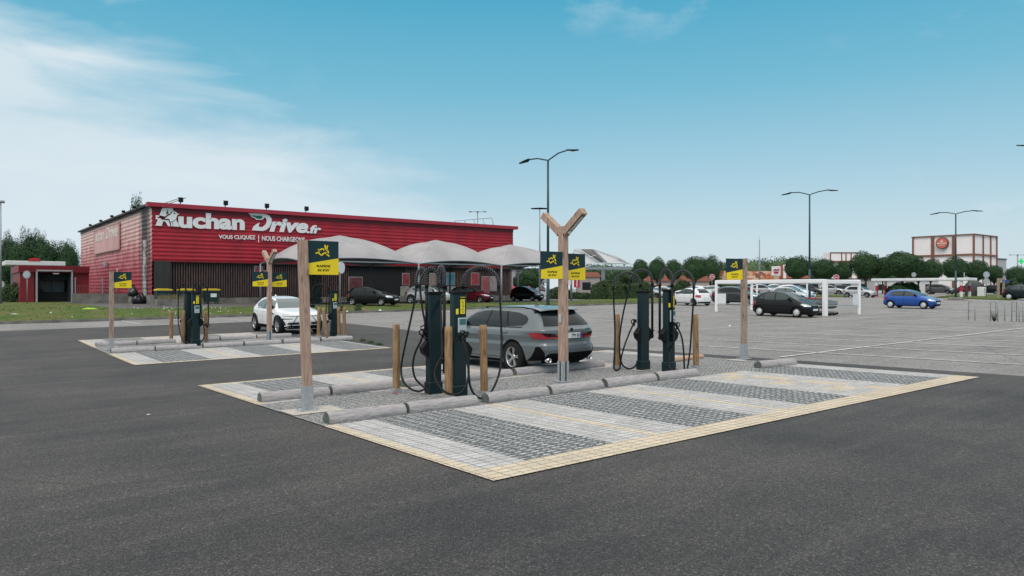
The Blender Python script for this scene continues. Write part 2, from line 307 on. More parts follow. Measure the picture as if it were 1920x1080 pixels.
# ------------------------------------------------------------------ mesh builder
class MB:
    def __init__(s): s.v = []; s.f = []; s.m = []; s.sm = []
    def add(s, vs, fs, mi=0, smooth=False):
        b = len(s.v); s.v += [tuple(v) for v in vs]
        for f in fs: s.f.append([b+i for i in f]); s.m.append(mi); s.sm.append(smooth)
        return s
    def box(s, c, d, rz=0, mi=0, M=None):
        x, y, z = d[0]/2, d[1]/2, d[2]/2
        vs = [Vector((i*x, j*y, k*z)) for k in (-1, 1) for j in (-1, 1) for i in (-1, 1)]
        T = Matrix.Translation(Vector(c)) @ (M if M else Matrix.Rotation(rz, 4, 'Z'))
        return s.add([T @ v for v in vs], [(0,2,3,1), (4,5,7,6), (0,1,5,4), (2,6,7,3), (0,4,6,2), (1,3,7,5)], mi)
    def bbox(s, c, d, bev=.01, rz=0, mi=0):             # box with chamfered vertical and top edges
        x, y, z = d[0]/2, d[1]/2, d[2]/2; T = Matrix.Translation(Vector(c)) @ Matrix.Rotation(rz, 4, 'Z')
        def ring(zz, k):
            X, Y = x-k, y-k; b = bev
            return [Vector(p+(zz,)) for p in ((-X+b,-Y), (X-b,-Y), (X,-Y+b), (X,Y-b), (X-b,Y), (-X+b,Y), (-X,Y-b), (-X,-Y+b))]
        rs = [ring(-z, bev*.6), ring(-z+bev, 0), ring(z-bev, 0), ring(z, bev*.6)]
        vs = [T @ v for r in rs for v in r]; fs = []
        for i in range(3):
            for j in range(8): fs.append((i*8+j, i*8+(j+1) % 8, (i+1)*8+(j+1) % 8, (i+1)*8+j))
        fs.append(tuple(range(7, -1, -1))); fs.append(tuple(range(24, 32)))
        return s.add(vs, fs, mi)
    def cyl(s, p0, p1, r0, r1=None, n=12, mi=0, caps=True, cmi=None, smooth=True):
        p0, p1 = Vector(p0), Vector(p1); r1 = r0 if r1 is None else r1
        d = (p1-p0).normalized(); a = d.orthogonal().normalized()
        if abs(d.z) > .99: a = Vector((1, 0, 0))
        b = d.cross(a).normalized(); a = b.cross(d)
        vs = []
        for p, r in ((p0, r0), (p1, r1)):
            for i in range(n):
                t = 2*math.pi*i/n; vs.append(p+a*(r*math.cos(t))+b*(r*math.sin(t)))
        s.add(vs, [(i, (i+1) % n, n+(i+1) % n, n+i) for i in range(n)], mi, smooth)
        if caps:
            c = mi if cmi is None else cmi
            s.add(vs[:n], [tuple(range(n-1, -1, -1))], c); s.add(vs[n:], [tuple(range(n))], c)
        return s
    def tube(s, pts, r, n=7, mi=0, rr=None):
        pts = [Vector(p) for p in pts]; prev = None; vs = []
        for i, p in enumerate(pts):
            d = (pts[min(i+1, len(pts)-1)]-pts[max(i-1, 0)]).normalized()
            a = prev-d*prev.dot(d) if prev is not None else d.orthogonal()
            if a.length < 1e-4: a = d.orthogonal()
            a.normalize(); b = d.cross(a); prev = a
            q = r if rr is None else rr[i]
            for k in range(n):
                t = 2*math.pi*k/n; vs.append(p+a*(q*math.cos(t))+b*(q*math.sin(t)))
        fs = [(i*n+k, i*n+(k+1) % n, (i+1)*n+(k+1) % n, (i+1)*n+k) for i in range(len(pts)-1) for k in range(n)]
        s.add(vs, fs, mi, True)
        s.add(vs[:n], [tuple(range(n-1, -1, -1))], mi); s.add(vs[-n:], [tuple(range(n))], mi)
        return s
    def lathe(s, prof, n=24, axis='Z', c=(0,0,0), mi=0, mis=None):  # prof: (r, h)
        vs = []
        for r, h in prof:
            for i in range(n):
                t = 2*math.pi*i/n; x, y = r*math.cos(t), r*math.sin(t)
                vs.append(Vector((x, y, h) if axis == 'Z' else (x, h, y))+Vector(c))
        for j in range(len(prof)-1):
            s.add([], [])
        b = len(s.v); s.v += [tuple(v) for v in vs]
        for j in range(len(prof)-1):
            for i in range(n):
                s.f.append([b+j*n+i, b+j*n+(i+1) % n, b+(j+1)*n+(i+1) % n, b+(j+1)*n+i]); s.m.append(mi if mis is None else mis[j]); s.sm.append(True)
        return s
    def prism(s, poly, y0, y1, mi=0, T=None):            # polygon in (x, z) from y0 to y1
        n = len(poly); tri = geometry.tessellate_polygon([[Vector((p[0], p[1], 0)) for p in poly]])
        vs = [Vector((p[0], y, p[1])) for y in (y0, y1) for p in poly]
        if T: vs = [T @ v for v in vs]
        s.add(vs, [tuple(t) for t in tri]+[tuple(n+i for i in reversed(t)) for t in tri]+[(i, (i+1) % n, n+(i+1) % n, n+i) for i in range(n)], mi)
        return s
    def build(s, name, mats, parent=None, loc=None, mesh_only=False, fixn=True):
        me = bpy.data.meshes.new(name); me.from_pydata(s.v, [], s.f)
        for m in (mats if isinstance(mats, (list, tuple)) else [mats]): me.materials.append(m)
        me.polygons.foreach_set('material_index', s.m); me.polygons.foreach_set('use_smooth', s.sm)
        if fixn:
            bm = bmesh.new(); bm.from_mesh(me); bmesh.ops.remove_doubles(bm, verts=bm.verts, dist=1e-5) if len(s.v) < 60000 else None
            bmesh.ops.recalc_face_normals(bm, faces=bm.faces); bm.to_mesh(me); bm.free()
        me.update()
        if mesh_only: return me
        return link(name, me, parent, loc)
def link(name, me, parent=None, loc=None):
    o = bpy.data.objects.new(name, me); COL.objects.link(o)
    if parent: o.parent = parent
    if loc is not None: o.location = loc
    return o
def tag(o, label=None, cat=None, group=None, kind=None):
    if label: o['label'] = label
    if cat: o['category'] = cat
    if group: o['group'] = group
    if kind: o['kind'] = kind
    return o
def thing(name, label, cat, loc=(0,0,0), rz=0, group=None):
    o = bpy.data.objects.new(name, None); COL.objects.link(o); o.location = loc; o.rotation_euler = (0, 0, rz); o.empty_display_size = .2
    return tag(o, label, cat, group)
def kids(o): return [c for c in bpy.data.objects if c.parent == o]
def copy_tree(o, parent=None, paintswap=None):
    c = o.copy(); COL.objects.link(c); c.parent = parent
    if paintswap and c.type == 'MESH' and c.data and len(c.data.materials) and c.data.materials[0] and c.data.materials[0].name.startswith('paint '):
        c.data = c.data.copy(); c.data.materials[0] = paintswap
    for ch in kids(o): copy_tree(ch, c, paintswap)
    return c
def smooth_by_angle(me, ang=35):
    bm = bmesh.new(); bm.from_mesh(me)
    for f in bm.faces: f.smooth = True
    for e in bm.edges: e.smooth = not (len(e.link_faces) == 2 and e.calc_face_angle(0) > R(ang))
    bm.to_mesh(me); bm.free()
def cat_rom(pts, k=6):
    pts = [Vector(p) for p in pts]; o = []
    for i in range(len(pts)-1):
        a, b, c, d = pts[max(i-1, 0)], pts[i], pts[i+1], pts[min(i+2, len(pts)-1)]
        for j in range(k):
            t = j/k; o.append(.5*((2*b)+(-a+c)*t+(2*a-5*b+4*c-d)*t*t+(-a+3*b-3*c+d)*t**3))
    o.append(pts[-1]); return o
def text_mesh(body, ext=.01, off=0, shear=0, spacing=1.0, align='LEFT'):
    cu = bpy.data.curves.new('t', 'FONT'); cu.body = body; cu.size = 1; cu.extrude = ext; cu.offset = off; cu.shear = shear; cu.space_character = spacing; cu.align_x = align; cu.resolution_u = 4
    o = bpy.data.objects.new('t', cu); COL.objects.link(o)
    me = bpy.data.meshes.new_from_object(o.evaluated_get(bpy.context.evaluated_depsgraph_get()))
    bpy.data.objects.remove(o); bpy.data.curves.remove(cu); return me
def text_fit(name, body, x0, x1, z0, z1, y, material, parent, depth=.01, off=0, shear=0, spacing=1.0, T=None):
    """lettering that fills x0..x1 by z0..z1 in the plane y, facing -y"""
    me = text_mesh(body, .5, off, shear, spacing); vs = me.vertices
    ax, bx = min(v.co.x for v in vs), max(v.co.x for v in vs); ay, by = min(v.co.y for v in vs), max(v.co.y for v in vs); az, bz = min(v.co.z for v in vs), max(v.co.z for v in vs)
    for v in vs:
        p = Vector((x0+(v.co.x-ax)/(bx-ax)*(x1-x0), y-depth*(v.co.z-az)/(bz-az), z0+(v.co.y-ay)/(by-ay)*(z1-z0)))
        v.co = T @ p if T else p
    me.materials.clear(); me.materials.append(material); me.name = name
    for p in me.polygons: p.material_index = 0; p.use_smooth = False
    return link(name, me, parent)

# ================================================================== GROUND
def lines(spec):
    o = []
    for a, b, st in spec:
        n = max(1, round((b-a)/st)); o += [a+(b-a)*i/n for i in range(n)]
    o.append(spec[-1][1]); return o
S = 1.75                          # the grid's unit in metres
XL, XR, YF, YM1, YM2, YB = 2.315*S, 8.90*S, 3.10*S, 5.25*S, 6.72*S, 8.69*S
XLIGHT = 9.36*S
gx = lines([(-400, -60, 40), (-60, -16, 4), (-16, XLIGHT, 1.0), (XLIGHT, 60, 1.4), (60, 140, 5), (140, 800, 60)])
gy = lines([(-400, -60, 40), (-60, -10, 5), (-10, 38.9, .9), (38.9, 56, 1), (56, 140, 7), (140, 800, 60)])
g = MB(); vs = [(x, y, G(x, y)) for y in gy for x in gx]; nx = len(gx); fs = []; g.v = vs
for j in range(len(gy)-1):
    for i in range(nx-1):
        g.f.append([j*nx+i, j*nx+i+1, (j+1)*nx+i+1, (j+1)*nx+i]); g.sm.append(False)
        g.m.append(0 if (gx[i+1] <= XLIGHT+.01 and gy[j+1] <= 38.91) else 1)
tag(g.build('car_park_ground', [A_DARK, A_LIGHT], fixn=False), kind='structure')

def sheet(mb, x0, x1, y0, y1, mi=0, lift=.012, step=.9, zf=G):
    nx_ = max(1, math.ceil((x1-x0)/step)); ny_ = max(1, math.ceil((y1-y0)/step))
    vs = [(x0+(x1-x0)*i/nx_, y0+(y1-y0)*j/ny_, 0) for j in range(ny_+1) for i in range(nx_+1)]
    vs = [(x, y, zf(x, y)+lift) for x, y, _ in vs]
    mb.add(vs, [(j*(nx_+1)+i, j*(nx_+1)+i+1, (j+1)*(nx_+1)+i+1, (j+1)*(nx_+1)+i) for j in range(ny_) for i in range(nx_)], mi)
def pad(name, dy, xr, full):
    """charging island: bands of pavers (0 grey, 1 yellow, 2 gravel grid, 3 gravel infill)"""
    mb = MB(); o = dy
    bw = .25*S if full else .13*S; lb = .1*S
    def row(y0, y1, front):
        segs = [(XL, XL+lb, 1), (XL+lb, 2.73*S, 0), (2.73*S, 3.48*S, 2), (3.48*S, 3.85*S, 0), (3.85*S, 3.93*S, 1), (3.93*S, 4.30*S, 0), (4.30*S, 5.06*S, 2),
                (5.06*S, 5.41*S, 0), (5.41*S, 5.48*S, 1), (5.48*S, 5.84*S, 0), (5.84*S, 6.58*S, 2)]
        if full: segs += [(6.58*S, 6.86*S, 0)] + ([(6.86*S, 7.42*S, 4), (7.42*S, 7.72*S, 0), (7.72*S, 8.55*S, 2), (8.55*S, XR, 0)] if front else [(6.86*S, 6.96*S, 1), (6.96*S, 7.3*S, 0), (7.3*S, 8.55*S, 3), (8.55*S, XR, 0)])
        else: segs += [(6.58*S, xr, 0)]
        for a, b, m_ in segs:
            if m_ == 4:
                n = 9; h = (y1-y0)/n
                for k in range(n):
                    mid = (a+b)/2+.1; sheet(mb, a, mid, y0+k*h, y0+(k+1)*h, 1 if k % 3 == 1 else 0); sheet(mb, mid, b, y0+k*h, y0+(k+1)*h, 1 if k % 3 != 1 else 0)
            else: sheet(mb, a, b, y0, y1, m_)
    yf, ym1, ym2, yb = YF+o, YM1+o, YM2+o, YB+o
    sheet(mb, XL, xr, yf, yf+bw, 1)
    row(yf+bw, ym1, True)
    for a, b, m_ in ((XL, xr, 3),): sheet(mb, a, b, ym1, ym2, 3)
    row(ym2, yb-.1*S, False)
    sheet(mb, XL, xr, yb-.1*S, yb, 1)
    return tag(mb.build(name, [PV_GREY, PV_YEL, PV_GRAV, PV_MIX], fixn=False), kind='structure')
pad('charging_bay_paving', 0, XR, True)
D2 = 8.94*S
pad('charging_bay_paving', D2, 6.65*S, False)
mb = MB()
for x, y, a, b in [(XL+.41, 6.03*S, .80, .60), (8.94*S-.28, 6.07*S, .34, .5), (6.86, 11.0, .42, .34), (6.84, 10.1, .42, .34), (12.1, 10.8, .42, .34), (12.25, 10.15, .42, .34)]:
    sheet(mb, x-a/2, x+a/2, y-b/2, y+b/2, 0, .022, .3)
tag(mb.build('post_footings', PADC, fixn=False), kind='structure')

# painted lines
mb = MB()
def pline(x0, y0, x1, y1, w=.10, lift=.016):
    d = Vector((x1-x0, y1-y0)); L = d.length; n = max(1, int(L/1.2)); nrm = Vector((-d.y, d.x)).normalized()*w/2
    vs = []
    for i in range(n+1):
        p = Vector((x0, y0))+d*i/n
        for q in (p-nrm, p+nrm): vs.append((q.x, q.y, G(q.x, q.y)+lift))
    mb.add(vs, [(2*i, 2*i+1, 2*i+3, 2*i+2) for i in range(n)])
pline(16.8, 10.36, 95, 10.36, .12)
for k in range(24):
    x = 18.6+2.5*k; pline(x, 5.3, x, 15.4)
for k in range(24):
    x = 8.0+2.5*k
    if 4 < x < 60: pline(x, 40.2, x, 44.9)
for k in range(14): pline(18.5+2.5*k, 27.5, 18.5+2.5*k, 32.3)
pline(16.8, 27.4, 52, 27.4, .1); pline(17, 20.2, 60, 20.2, .1)
for k in range(10): pline(60+2.6*k, 21, 60+2.6*k, 26)
tag(mb.build('parking_bay_lines', LINE, fixn=False), kind='structure')

# grass bank, kerb, drive lane
GX0, GX1, KY, BY = -60, 54, 45.1, 52.6
def bankz(x, y):
    t = min(1, max(0, (y-KY)/(BY-KY))); t = t*t*(3-2*t)
    e = min(1, max(0, (y-KY)/1.0), 1)
    b = G(x, KY)+.10
    n = noise.noise(Vector((x*.35, y*.5, 0)))*.10+noise.noise(Vector((x*1.6, y*1.6, 3)))*.035
    return b+(PLAT+.02-b)*t+n*e*(1 if y < BY-1 else max(0, BY-y))
mb = MB()
xs = lines([(GX0, -5, 2.5), (-5, GX1, .7)]); ys = lines([(KY+.18, BY, .45)])
def gridmesh(mb, xs, ys, zf, mi=0):
    n = len(xs); mb.add([(x, y, zf(x, y)) for y in ys for x in xs], [(j*n+i, j*n+i+1, (j+1)*n+i+1, (j+1)*n+i) for j in range(len(ys)-1) for i in range(n-1)], mi, True)
gridmesh(mb, xs, ys, bankz)
gridmesh(mb, lines([(GX0, 9.2, 3)]), lines([(BY, 140, 4)]), lambda x, y: PLAT+.02+noise.noise(Vector((x*.1, y*.1, 1)))*.06*(y > BY+1))
tag(mb.build('grass_bank', GRASS, fixn=False), kind='structure')
mb = MB()
x = GX0
while x < GX1:
    L = 1.0; z = G(x+.5, KY)
    mb.box((x+.5, KY+.09, z+.02), (L-.012, .16, .26)); x += L
tag(mb.build('kerb', CONC_D), kind='structure')
mb = MB(); gridmesh(mb, lines([(9.2, GX1+2, 4)]), lines([(BY, 120, 6)]), lambda x, y: PLAT+.012)
mb.box((GX1+2, 86, .2), (.1, 68, .42)); mb.box((32, BY+.02, .3), (46, .12, .25))
tag(mb.build('drive_lane', [A_ROAD]), kind='structure')
# grass tufts
mb = MB()
r_ = random.Random(3)
for k in range(5000):
    x = r_.uniform(-8, GX1); y = KY+.2+(BY-KY)*r_.random()**1.4
    if x < 9 and r_.random() < .35: y = r_.uniform(BY, 70)
    z = bankz(x, y) if y < BY else PLAT+.02
    h = r_.uniform(.03, .085)*(1.4 if y > BY-.5 else 1); a = r_.uniform(0, 6.28); w = .03; dx, dy = math.cos(a)*w, math.sin(a)*w; lx, ly = r_.uniform(-.05, .05), r_.uniform(-.05, .05)
    mb.add([(x-dx, y-dy, z-.02), (x+dx, y+dy, z-.02), (x+lx+dx*.6, y+ly, z+h), (x+lx-dx*.2, y+ly+.01, z+h*.8)], [(0, 1, 2, 3)])
tag(mb.build('grass_tufts', leafmat('grass blades', (.085, .105, .03), (.11, .13, .04), (.17, .155, .07)), fixn=False), kind='stuff')
# ================================================================== RED BUILDING
PY_ = 65.4; PX_ = 13.9; BX1 = 51.6; ZT = PLAT+8.35; ZM = PLAT+3.55
def wall(px, py, Y=PY_):                     # point of the front wall
    t = onY(px, Y); q = Q(px, py, t); return q.x, q.z
def sidew(px, py, X=PX_):
    t = onX(px, X); q = Q(px, py, t); return q.y, q.z
bld = thing('supermarket_building', 'long red clad supermarket pick-up building with white lettering and dark slatted ground floor', 'building', (PX_, PY_, PLAT))
BO = Vector((PX_, PY_, PLAT))
class LB(MB):                                 # builds in world coordinates, stores relative to the building
    def build(s, name, mats, parent=bld, **k):
        s.v = [tuple(Vector(v)-BO) for v in s.v] if parent is bld else s.v
        return MB.build(s, name, mats, parent, **k)
BACKY = 103
def corrugated(mb, a0, a1, z0, z1, axis, pos, out, pitch=.33, depth=.032, mi=0):
    z = z0; prof = []
    while z < z1-.01:
        for dz, d in ((0, 0), (.12, 0), (.17, 1), (.28, 1)):
            if z+dz*pitch/.33 < z1: prof.append((z+dz*pitch/.33, d*depth))
        z += pitch
    prof.append((z1, 0))
    for (za, da), (zb, db) in zip(prof, prof[1:]):
        pts = [(a0, da, za), (a1, da, za), (a1, db, zb), (a0, db, zb)]
        vs = [((p[0], pos+out*p[1], p[2]) if axis == 'y' else (pos+out*p[1], p[0], p[2])) for p in pts]
        mb.add(vs, [(0, 1, 2, 3)], mi)
w = LB(); corrugated(w, PX_+.002, BX1, ZM, ZT-.35, 'y', PY_, -1); w.build('red_front_cladding', RED)
# weathered side: the red fades to pink above and is sooty beside the corner
m, t, b = nodes_mat('faded pink and red side cladding'); co = nn(t, 'ShaderNodeTexCoord').outputs['Object']; sp_ = nn(t, 'ShaderNodeSeparateXYZ', Vector=co)
nz1 = nn(t, 'ShaderNodeTexNoise', Vector=co, Scale=.8, Detail=7.0, Roughness=.7).outputs[0]
mpx = nn(t, 'ShaderNodeMapping', Vector=co, Scale=(1, 1, .12)); nz3 = nn(t, 'ShaderNodeTexNoise', Vector=mpx.outputs[0], Scale=1.6, Detail=6.0).outputs[0]
f = mth(t, 'ADD', mth(t, 'MULTIPLY', mth(t, 'SUBTRACT', sp_.outputs[2], 2.3), .16), mth(t, 'MULTIPLY', mth(t, 'SUBTRACT', nz1, .5), 1.4))
base = ramp_(t, f, [(.08, (.36, .028, .05)), (.38, (.50, .18, .19)), (.75, (.70, .47, .45))])
sy = mth(t, 'ADD', sp_.outputs[1], mth(t, 'MULTIPLY', mth(t, 'SUBTRACT', nz3, .5), 5.0))
soot = mth(t, 'SUBTRACT', 1.0, mth(t, 'ABSOLUTE', mth(t, 'MULTIPLY', mth(t, 'SUBTRACT', sy, 2.6), .42)), True)
soot = mth(t, 'MULTIPLY', soot, mth(t, 'ADD', .35, mth(t, 'MULTIPLY', nz1, 1.0)), True)
base = mixc_(t, mth(t, 'MULTIPLY', soot, 1.5, True), base, (.03, .025, .028))
t.links.new(base, b.inputs['Base Color']); b.inputs['Roughness'].default_value = .6
w = LB(); corrugated(w, PY_, BACKY, PLAT+.75, ZT-.3, 'x', PX_, -1, pitch=.36, depth=.038); w.build('faded_side_cladding', MATS['faded pink and red side cladding'])
w = LB(); w.box(((PX_+BX1)/2, (PY_+BACKY)/2+.2, (PLAT+ZT)/2-.3), (BX1-PX_-.4, BACKY-PY_-.5, ZT-PLAT-.62)); w.box((BX1+.02, PY_+18, ZM+2.2), (.1, 35, 4.2)); w.build('inner_shell', RED_D)
w = LB(); w.box(((PX_+BX1)/2, PY_-.08, ZT-.17), (BX1-PX_+.9, .62, .34)); 
w.box((BX1+.2, PY_+19, ZT-.17), (.5, 37.4, .33)); w.box(((PX_+BX1)/2, (PY_+BACKY)/2, ZT-.12), (BX1-PX_-.5, BACKY-PY_-.8, .1)); w.build('roof_edge', mat('red coping', (.36, .02, .045), .45))
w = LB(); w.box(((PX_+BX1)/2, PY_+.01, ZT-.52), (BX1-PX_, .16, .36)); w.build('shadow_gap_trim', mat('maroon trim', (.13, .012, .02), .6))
w = LB(); w.box((PX_-.06, (PY_+BACKY)/2+.3, ZT-.12), (.5, BACKY-PY_, .16)); w.box((PX_-.02, (PY_+BACKY)/2, ZT-.33), (.12, BACKY-PY_-.2, .22)); w.build('side_trim', TRIM_D)
# slatted ground floor and concrete plinth
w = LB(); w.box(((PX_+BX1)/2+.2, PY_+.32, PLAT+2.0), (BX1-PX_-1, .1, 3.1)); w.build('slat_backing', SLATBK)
w = LB(); x = PX_+1.5; k = 0
while x < BX1-.1:
    if not (31.5 < x < 37.6 or 40.4 < x < 43.4):
        w.box((x, PY_+.2, PLAT+2.05), (.085, .12, 3.0), mi=0)
    x += .205
sl_ = w.build('wall_slats', SLAT); sl_['kind'] = 'stuff'
w = LB(); w.box(((PX_+BX1)/2+.6, PY_+.25, PLAT+.25), (BX1-PX_-1.2, .36, .5)); w.box((PX_+.02, PY_+17, PLAT+.3), (.25, 36, .9)); w.build('concrete_plinth', CONC_D)
w = LB(); w.box((PX_+.75, PY_-.02, PLAT+2.05), (1.25, .3, 3.0)); w.build('dark_corner_panel', mat('dark corner panel', (.03, .035, .033), .7, var=.4, vscale=3, vstretch=(1, 1, .2)))
w = LB(); w.box((PX_+.7, PY_-.08, PLAT+.28), (1.4, .55, .56)); w.build('corner_block', CONC_D)
for x0, x1 in ((31.5, 37.6), (40.4, 43.4)):
    w = LB(); w.box(((x0+x1)/2, PY_+.24, PLAT+1.7), (x1-x0, .06, 3.2)); w.build('loading_door', DARKIN)
# soffit band below the cladding
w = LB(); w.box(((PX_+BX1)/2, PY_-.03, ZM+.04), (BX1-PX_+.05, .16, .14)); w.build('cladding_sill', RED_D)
# white brick pier, downpipe
w = LB()
for k in range(14): w.box((PX_-.09, PY_+2.25+.06*(k % 2), PLAT+.8+.34*k), (.1, 1.05, .3))
w.build('whitewashed_block_strip', mat('whitewashed blocks', (.46, .46, .45), .9, col2=(.10, .11, .11), vscale=1.6, detail=8, lo=.38, hi=.55))
# posters on the ground floor wall
for (a, b_, c, d, cm) in [(655, 520, 679, 545, (.16, .04, .06)), (755, 513, 767, 534, (.35, .05, .07)), (806, 513, 820, 534, (.38, .30, .26)), (838, 512, 852, 534, (.06, .25, .36)), (884, 512, 898, 534, (.45, .05, .07)), (904, 519, 917, 548, (.42, .10, .12)), (918, 519, 931, 545, (.40, .34, .34)), (840, 538, 853, 556, (.36, .38, .40)), (752, 538, 766, 560, (.42, .45, .33)), (478, 500, 492, 521, (.3, .06, .08)), (487, 508, 497, 524, (.33, .05, .08))]:
    x0, z1 = wall(a, b_, PY_+.1); x1, z0 = wall(c, d, PY_+.1)
    cm = tuple(v*.6 for v in cm); pm = mat('poster %d' % a, cm, .5, col2=tuple(min(.4, v*1.2+.02) for v in cm), vscale=3.4, detail=1, lo=.5, hi=.54)
    w = LB(); w.box(((x0+x1)/2, PY_+.1, (z0+z1)/2), (x1-x0, .03, z1-z0)); w.box(((x0+x1)/2, PY_+.12, (z0+z1)/2), (x1-x0+.12, .03, z1-z0+.12), mi=1); w.build('poster', [pm, STEEL])
# lettering: traced shapes mounted on the cladding
def trace(name, polys, sc, ox, oy, material, depth=(.09, .15), curve=False):
    w = LB()
    for pl in polys:
        pts = [wall(ox+x/sc, oy+y/sc, PY_-.08) for x, y in pl]
        w.prism(pts, PY_-depth[1], PY_-depth[0])
    return w.build(name, material)
A1 = [[(285, 238), (515, 238), (545, 315), (480, 330), (468, 375), (425, 360), (405, 265), (368, 385), (430, 372), (345, 435), (215, 440), (225, 405)],
      [(130, 408), (225, 405), (345, 435), (195, 440), (170, 452), (190, 470), (275, 478), (270, 500), (400, 512), (440, 640), (425, 655), (350, 540), (305, 540), (275, 645), (135, 638), (190, 500), (132, 490), (150, 450)]]
BIRD = [[(330, 488), (420, 405), (478, 372), (490, 335), (545, 318), (595, 330), (620, 362), (675, 378), (625, 392), (600, 480), (560, 520), (515, 545), (470, 552), (440, 500)],
        [(515, 550), (560, 525), (595, 495), (665, 665), (540, 655)], [(475, 560), (500, 560), (530, 655), (490, 650)], [(405, 515), (425, 515), (470, 650), (440, 655)]]
trace('letter_emblem', A1, 12, 280, 370, WHITE_D); trace('bird_emblem', BIRD, 12, 280, 370, WHITE_D, (.1, .17))
trace('emblem_outline', [[(330, 470), (345, 455), (410, 405), (465, 372), (480, 335), (510, 315), (545, 316), (500, 328), (487, 372), (425, 408), (345, 470)], [(260, 478), (450, 490), (440, 505), (260, 492)], [(515, 545), (585, 500), (600, 480), (590, 505), (520, 556)], [(540, 350), (560, 345), (578, 365), (570, 380), (548, 375)]], 12, 280, 370, BLACK, (.12, .185))
DL = [[(265, 213), (420, 215), (600, 225), (690, 260), (735, 320), (735, 400), (690, 490), (620, 550), (550, 566), (342, 553), (375, 475), (430, 430), (498, 400), (470, 470), (500, 490), (560, 485), (620, 430), (640, 360), (620, 310), (585, 295), (560, 335), (520, 345), (430, 340), (390, 305), (340, 290), (310, 245)]]
trace('wing_letter', DL, 10.667, 440, 380, WHITE_D); trace('green_wing', [[(330, 250), (420, 258), (520, 262), (555, 285), (540, 318), (500, 328), (440, 320), (395, 290), (350, 275)]], 10.667, 440, 380, mat('green wing', (.0, .14, .09), .5), (.1, .17))
def wtext(name, body, px0, pyb0, px1, pyb1, hpx, material, shear=0, off=.03, hp1=None, sp=1.0):
    """text whose base line runs between two traced points and whose height is hpx photograph pixels at the left"""
    me = text_mesh(body, .5, off, shear, sp); vs = me.vertices
    ax, bx = min(v.co.x for v in vs), max(v.co.x for v in vs); by = max(v.co.y for v in vs); ay = min(v.co.y for v in vs); az, bz = min(v.co.z for v in vs), max(v.co.z for v in vs)
    x0, zb0 = wall(px0, pyb0, PY_-.08); x1, zb1 = wall(px1, pyb1, PY_-.08); _, zt = wall(px0, pyb0-hpx, PY_-.08); hh = zt-zb0
    for v in vs:
        f = (v.co.x-ax)/(bx-ax); v.co = Vector((x0+f*(x1-x0), PY_-.09-.06*(v.co.z-az)/(bz-az), zb0+f*(zb1-zb0)+(v.co.y-ay)/(by-ay)*hh))-BO
    me.materials.clear(); me.materials.append(material)
    for p in me.polygons: p.material_index = 0; p.use_smooth = False
    link(name, me, bld)
wtext('lettering', 'uchan', 334, 427.2, 458.5, 432, 30.5, WHITE_D, 0, .045)
wtext('lettering', 'rive', 505, 434.5, 577.5, 437.5, 26, WHITE_D, .22, .045)
wtext('lettering', '.fr', 574, 437.3, 602, 438.5, 16, WHITE_D, .22, .04)
wtext('slogan', 'VOUS CLIQUEZ', 410, 449.3, 478.5, 450.4, 9.2, PINKW, 0, .02)
wtext('slogan', '|', 484, 454.5, 485.2, 454.5, 14, PINKW)
wtext('slogan', 'NOUS CHARGEONS', 491, 451.3, 571, 454.3, 9.2, PINKW, 0, .02)
# faded banner on the side wall
ya, zb_ = sidew(180, 432); yb_, za = sidew(227, 466.5); y0, zt0 = sidew(227, 418); y1, zt1 = sidew(180, 434)
SIGNF = mat('faded banner', (.66, .44, .42), .7, col2=(.54, .30, .30), vscale=.6, detail=6)
yA, yB = sidew(227, 440)[0], sidew(180, 440)[0]; zA, zB = sidew(227, 466.5)[1], sidew(227, 417)[1]
w = LB(); w.box((PX_-.14, (yA+yB)/2, (zA+zB)/2), (.08, yB-yA, zB-zA)); w.build('faded_banner', SIGNF)
w = LB()
for s_ in (yA, yB): w.box((PX_-.15, s_, (zA+zB)/2), (.12, .14, zB-zA+.1))
for s_ in (zA, zB): w.box((PX_-.15, (yA+yB)/2, s_), (.12, yB-yA, .14))
w.build('banner_frame', mat('pink frame', (.45, .27, .25), .6))
TS = Matrix(((0, 1, 0, 0), (-1, 0, 0, 0), (0, 0, 1, 0), (0, 0, 0, 1)))
def side_text(body, ya, yb2, z0, z1, m_):
    me = text_mesh(body, .5, .03); vs = me.vertices; ax, bx = min(v.co.x for v in vs), max(v.co.x for v in vs); ay, by = min(v.co.y for v in vs), max(v.co.y for v in vs)
    for v in vs: v.co = Vector((PX_-.19-.02*v.co.z, ya+(v.co.x-ax)/(bx-ax)*(yb2-ya), z0+(v.co.y-ay)/(by-ay)*(z1-z0)))-BO
    me.materials.clear(); me.materials.append(m_)
    for p in me.polygons: p.material_index = 0
    link('banner_lettering', me, bld)
side_text('uchan', yB-.9, (yA+yB)/2+1.0, zA+1.25, zA+2.5, mat('ghost letter', (.66, .60, .58), .7)); side_text('Drive', (yA+yB)/2-.2, yA+.6, zA+1.2, zA+2.5, mat('ghost letter', (.66, .60, .58), .7))
# lamps on the roof edge, fittings
for px in (337, 421, 498, 572):
    x, _ = wall(px, 385); w = LB(); w.bbox((x, PY_-.35, ZT+.32), (.34, .3, .34), .04); w.cyl((x, PY_-.1, ZT), (x, PY_-.3, ZT+.2), .04); w.box((x, PY_-.35, ZT+.52), (.4, .1, .06)); w.build('roof_floodlight', BLACK)
for k, y in enumerate((68.5, 73, 78.5, 84.5, 91)):
    w = LB(); w.bbox((PX_-.75, y, ZT-.16), (.26, .3, .2), .03); w.tube([(PX_, y, ZT-.3), (PX_-.4, y, ZT-.28), (PX_-.7, y, ZT-.2)], .03); w.build('wall_lamp', BLACK)
w = LB()
for a in (0, .35): w.tube([(PX_+.9+a, PY_+1, ZT), (PX_+2.6+a, PY_+1.4, ZT+.75)], .035)
w.build('roof_rods', GREYPOST); w = LB()
x0, _ = wall(868, 410); x1, _ = wall(938, 415)
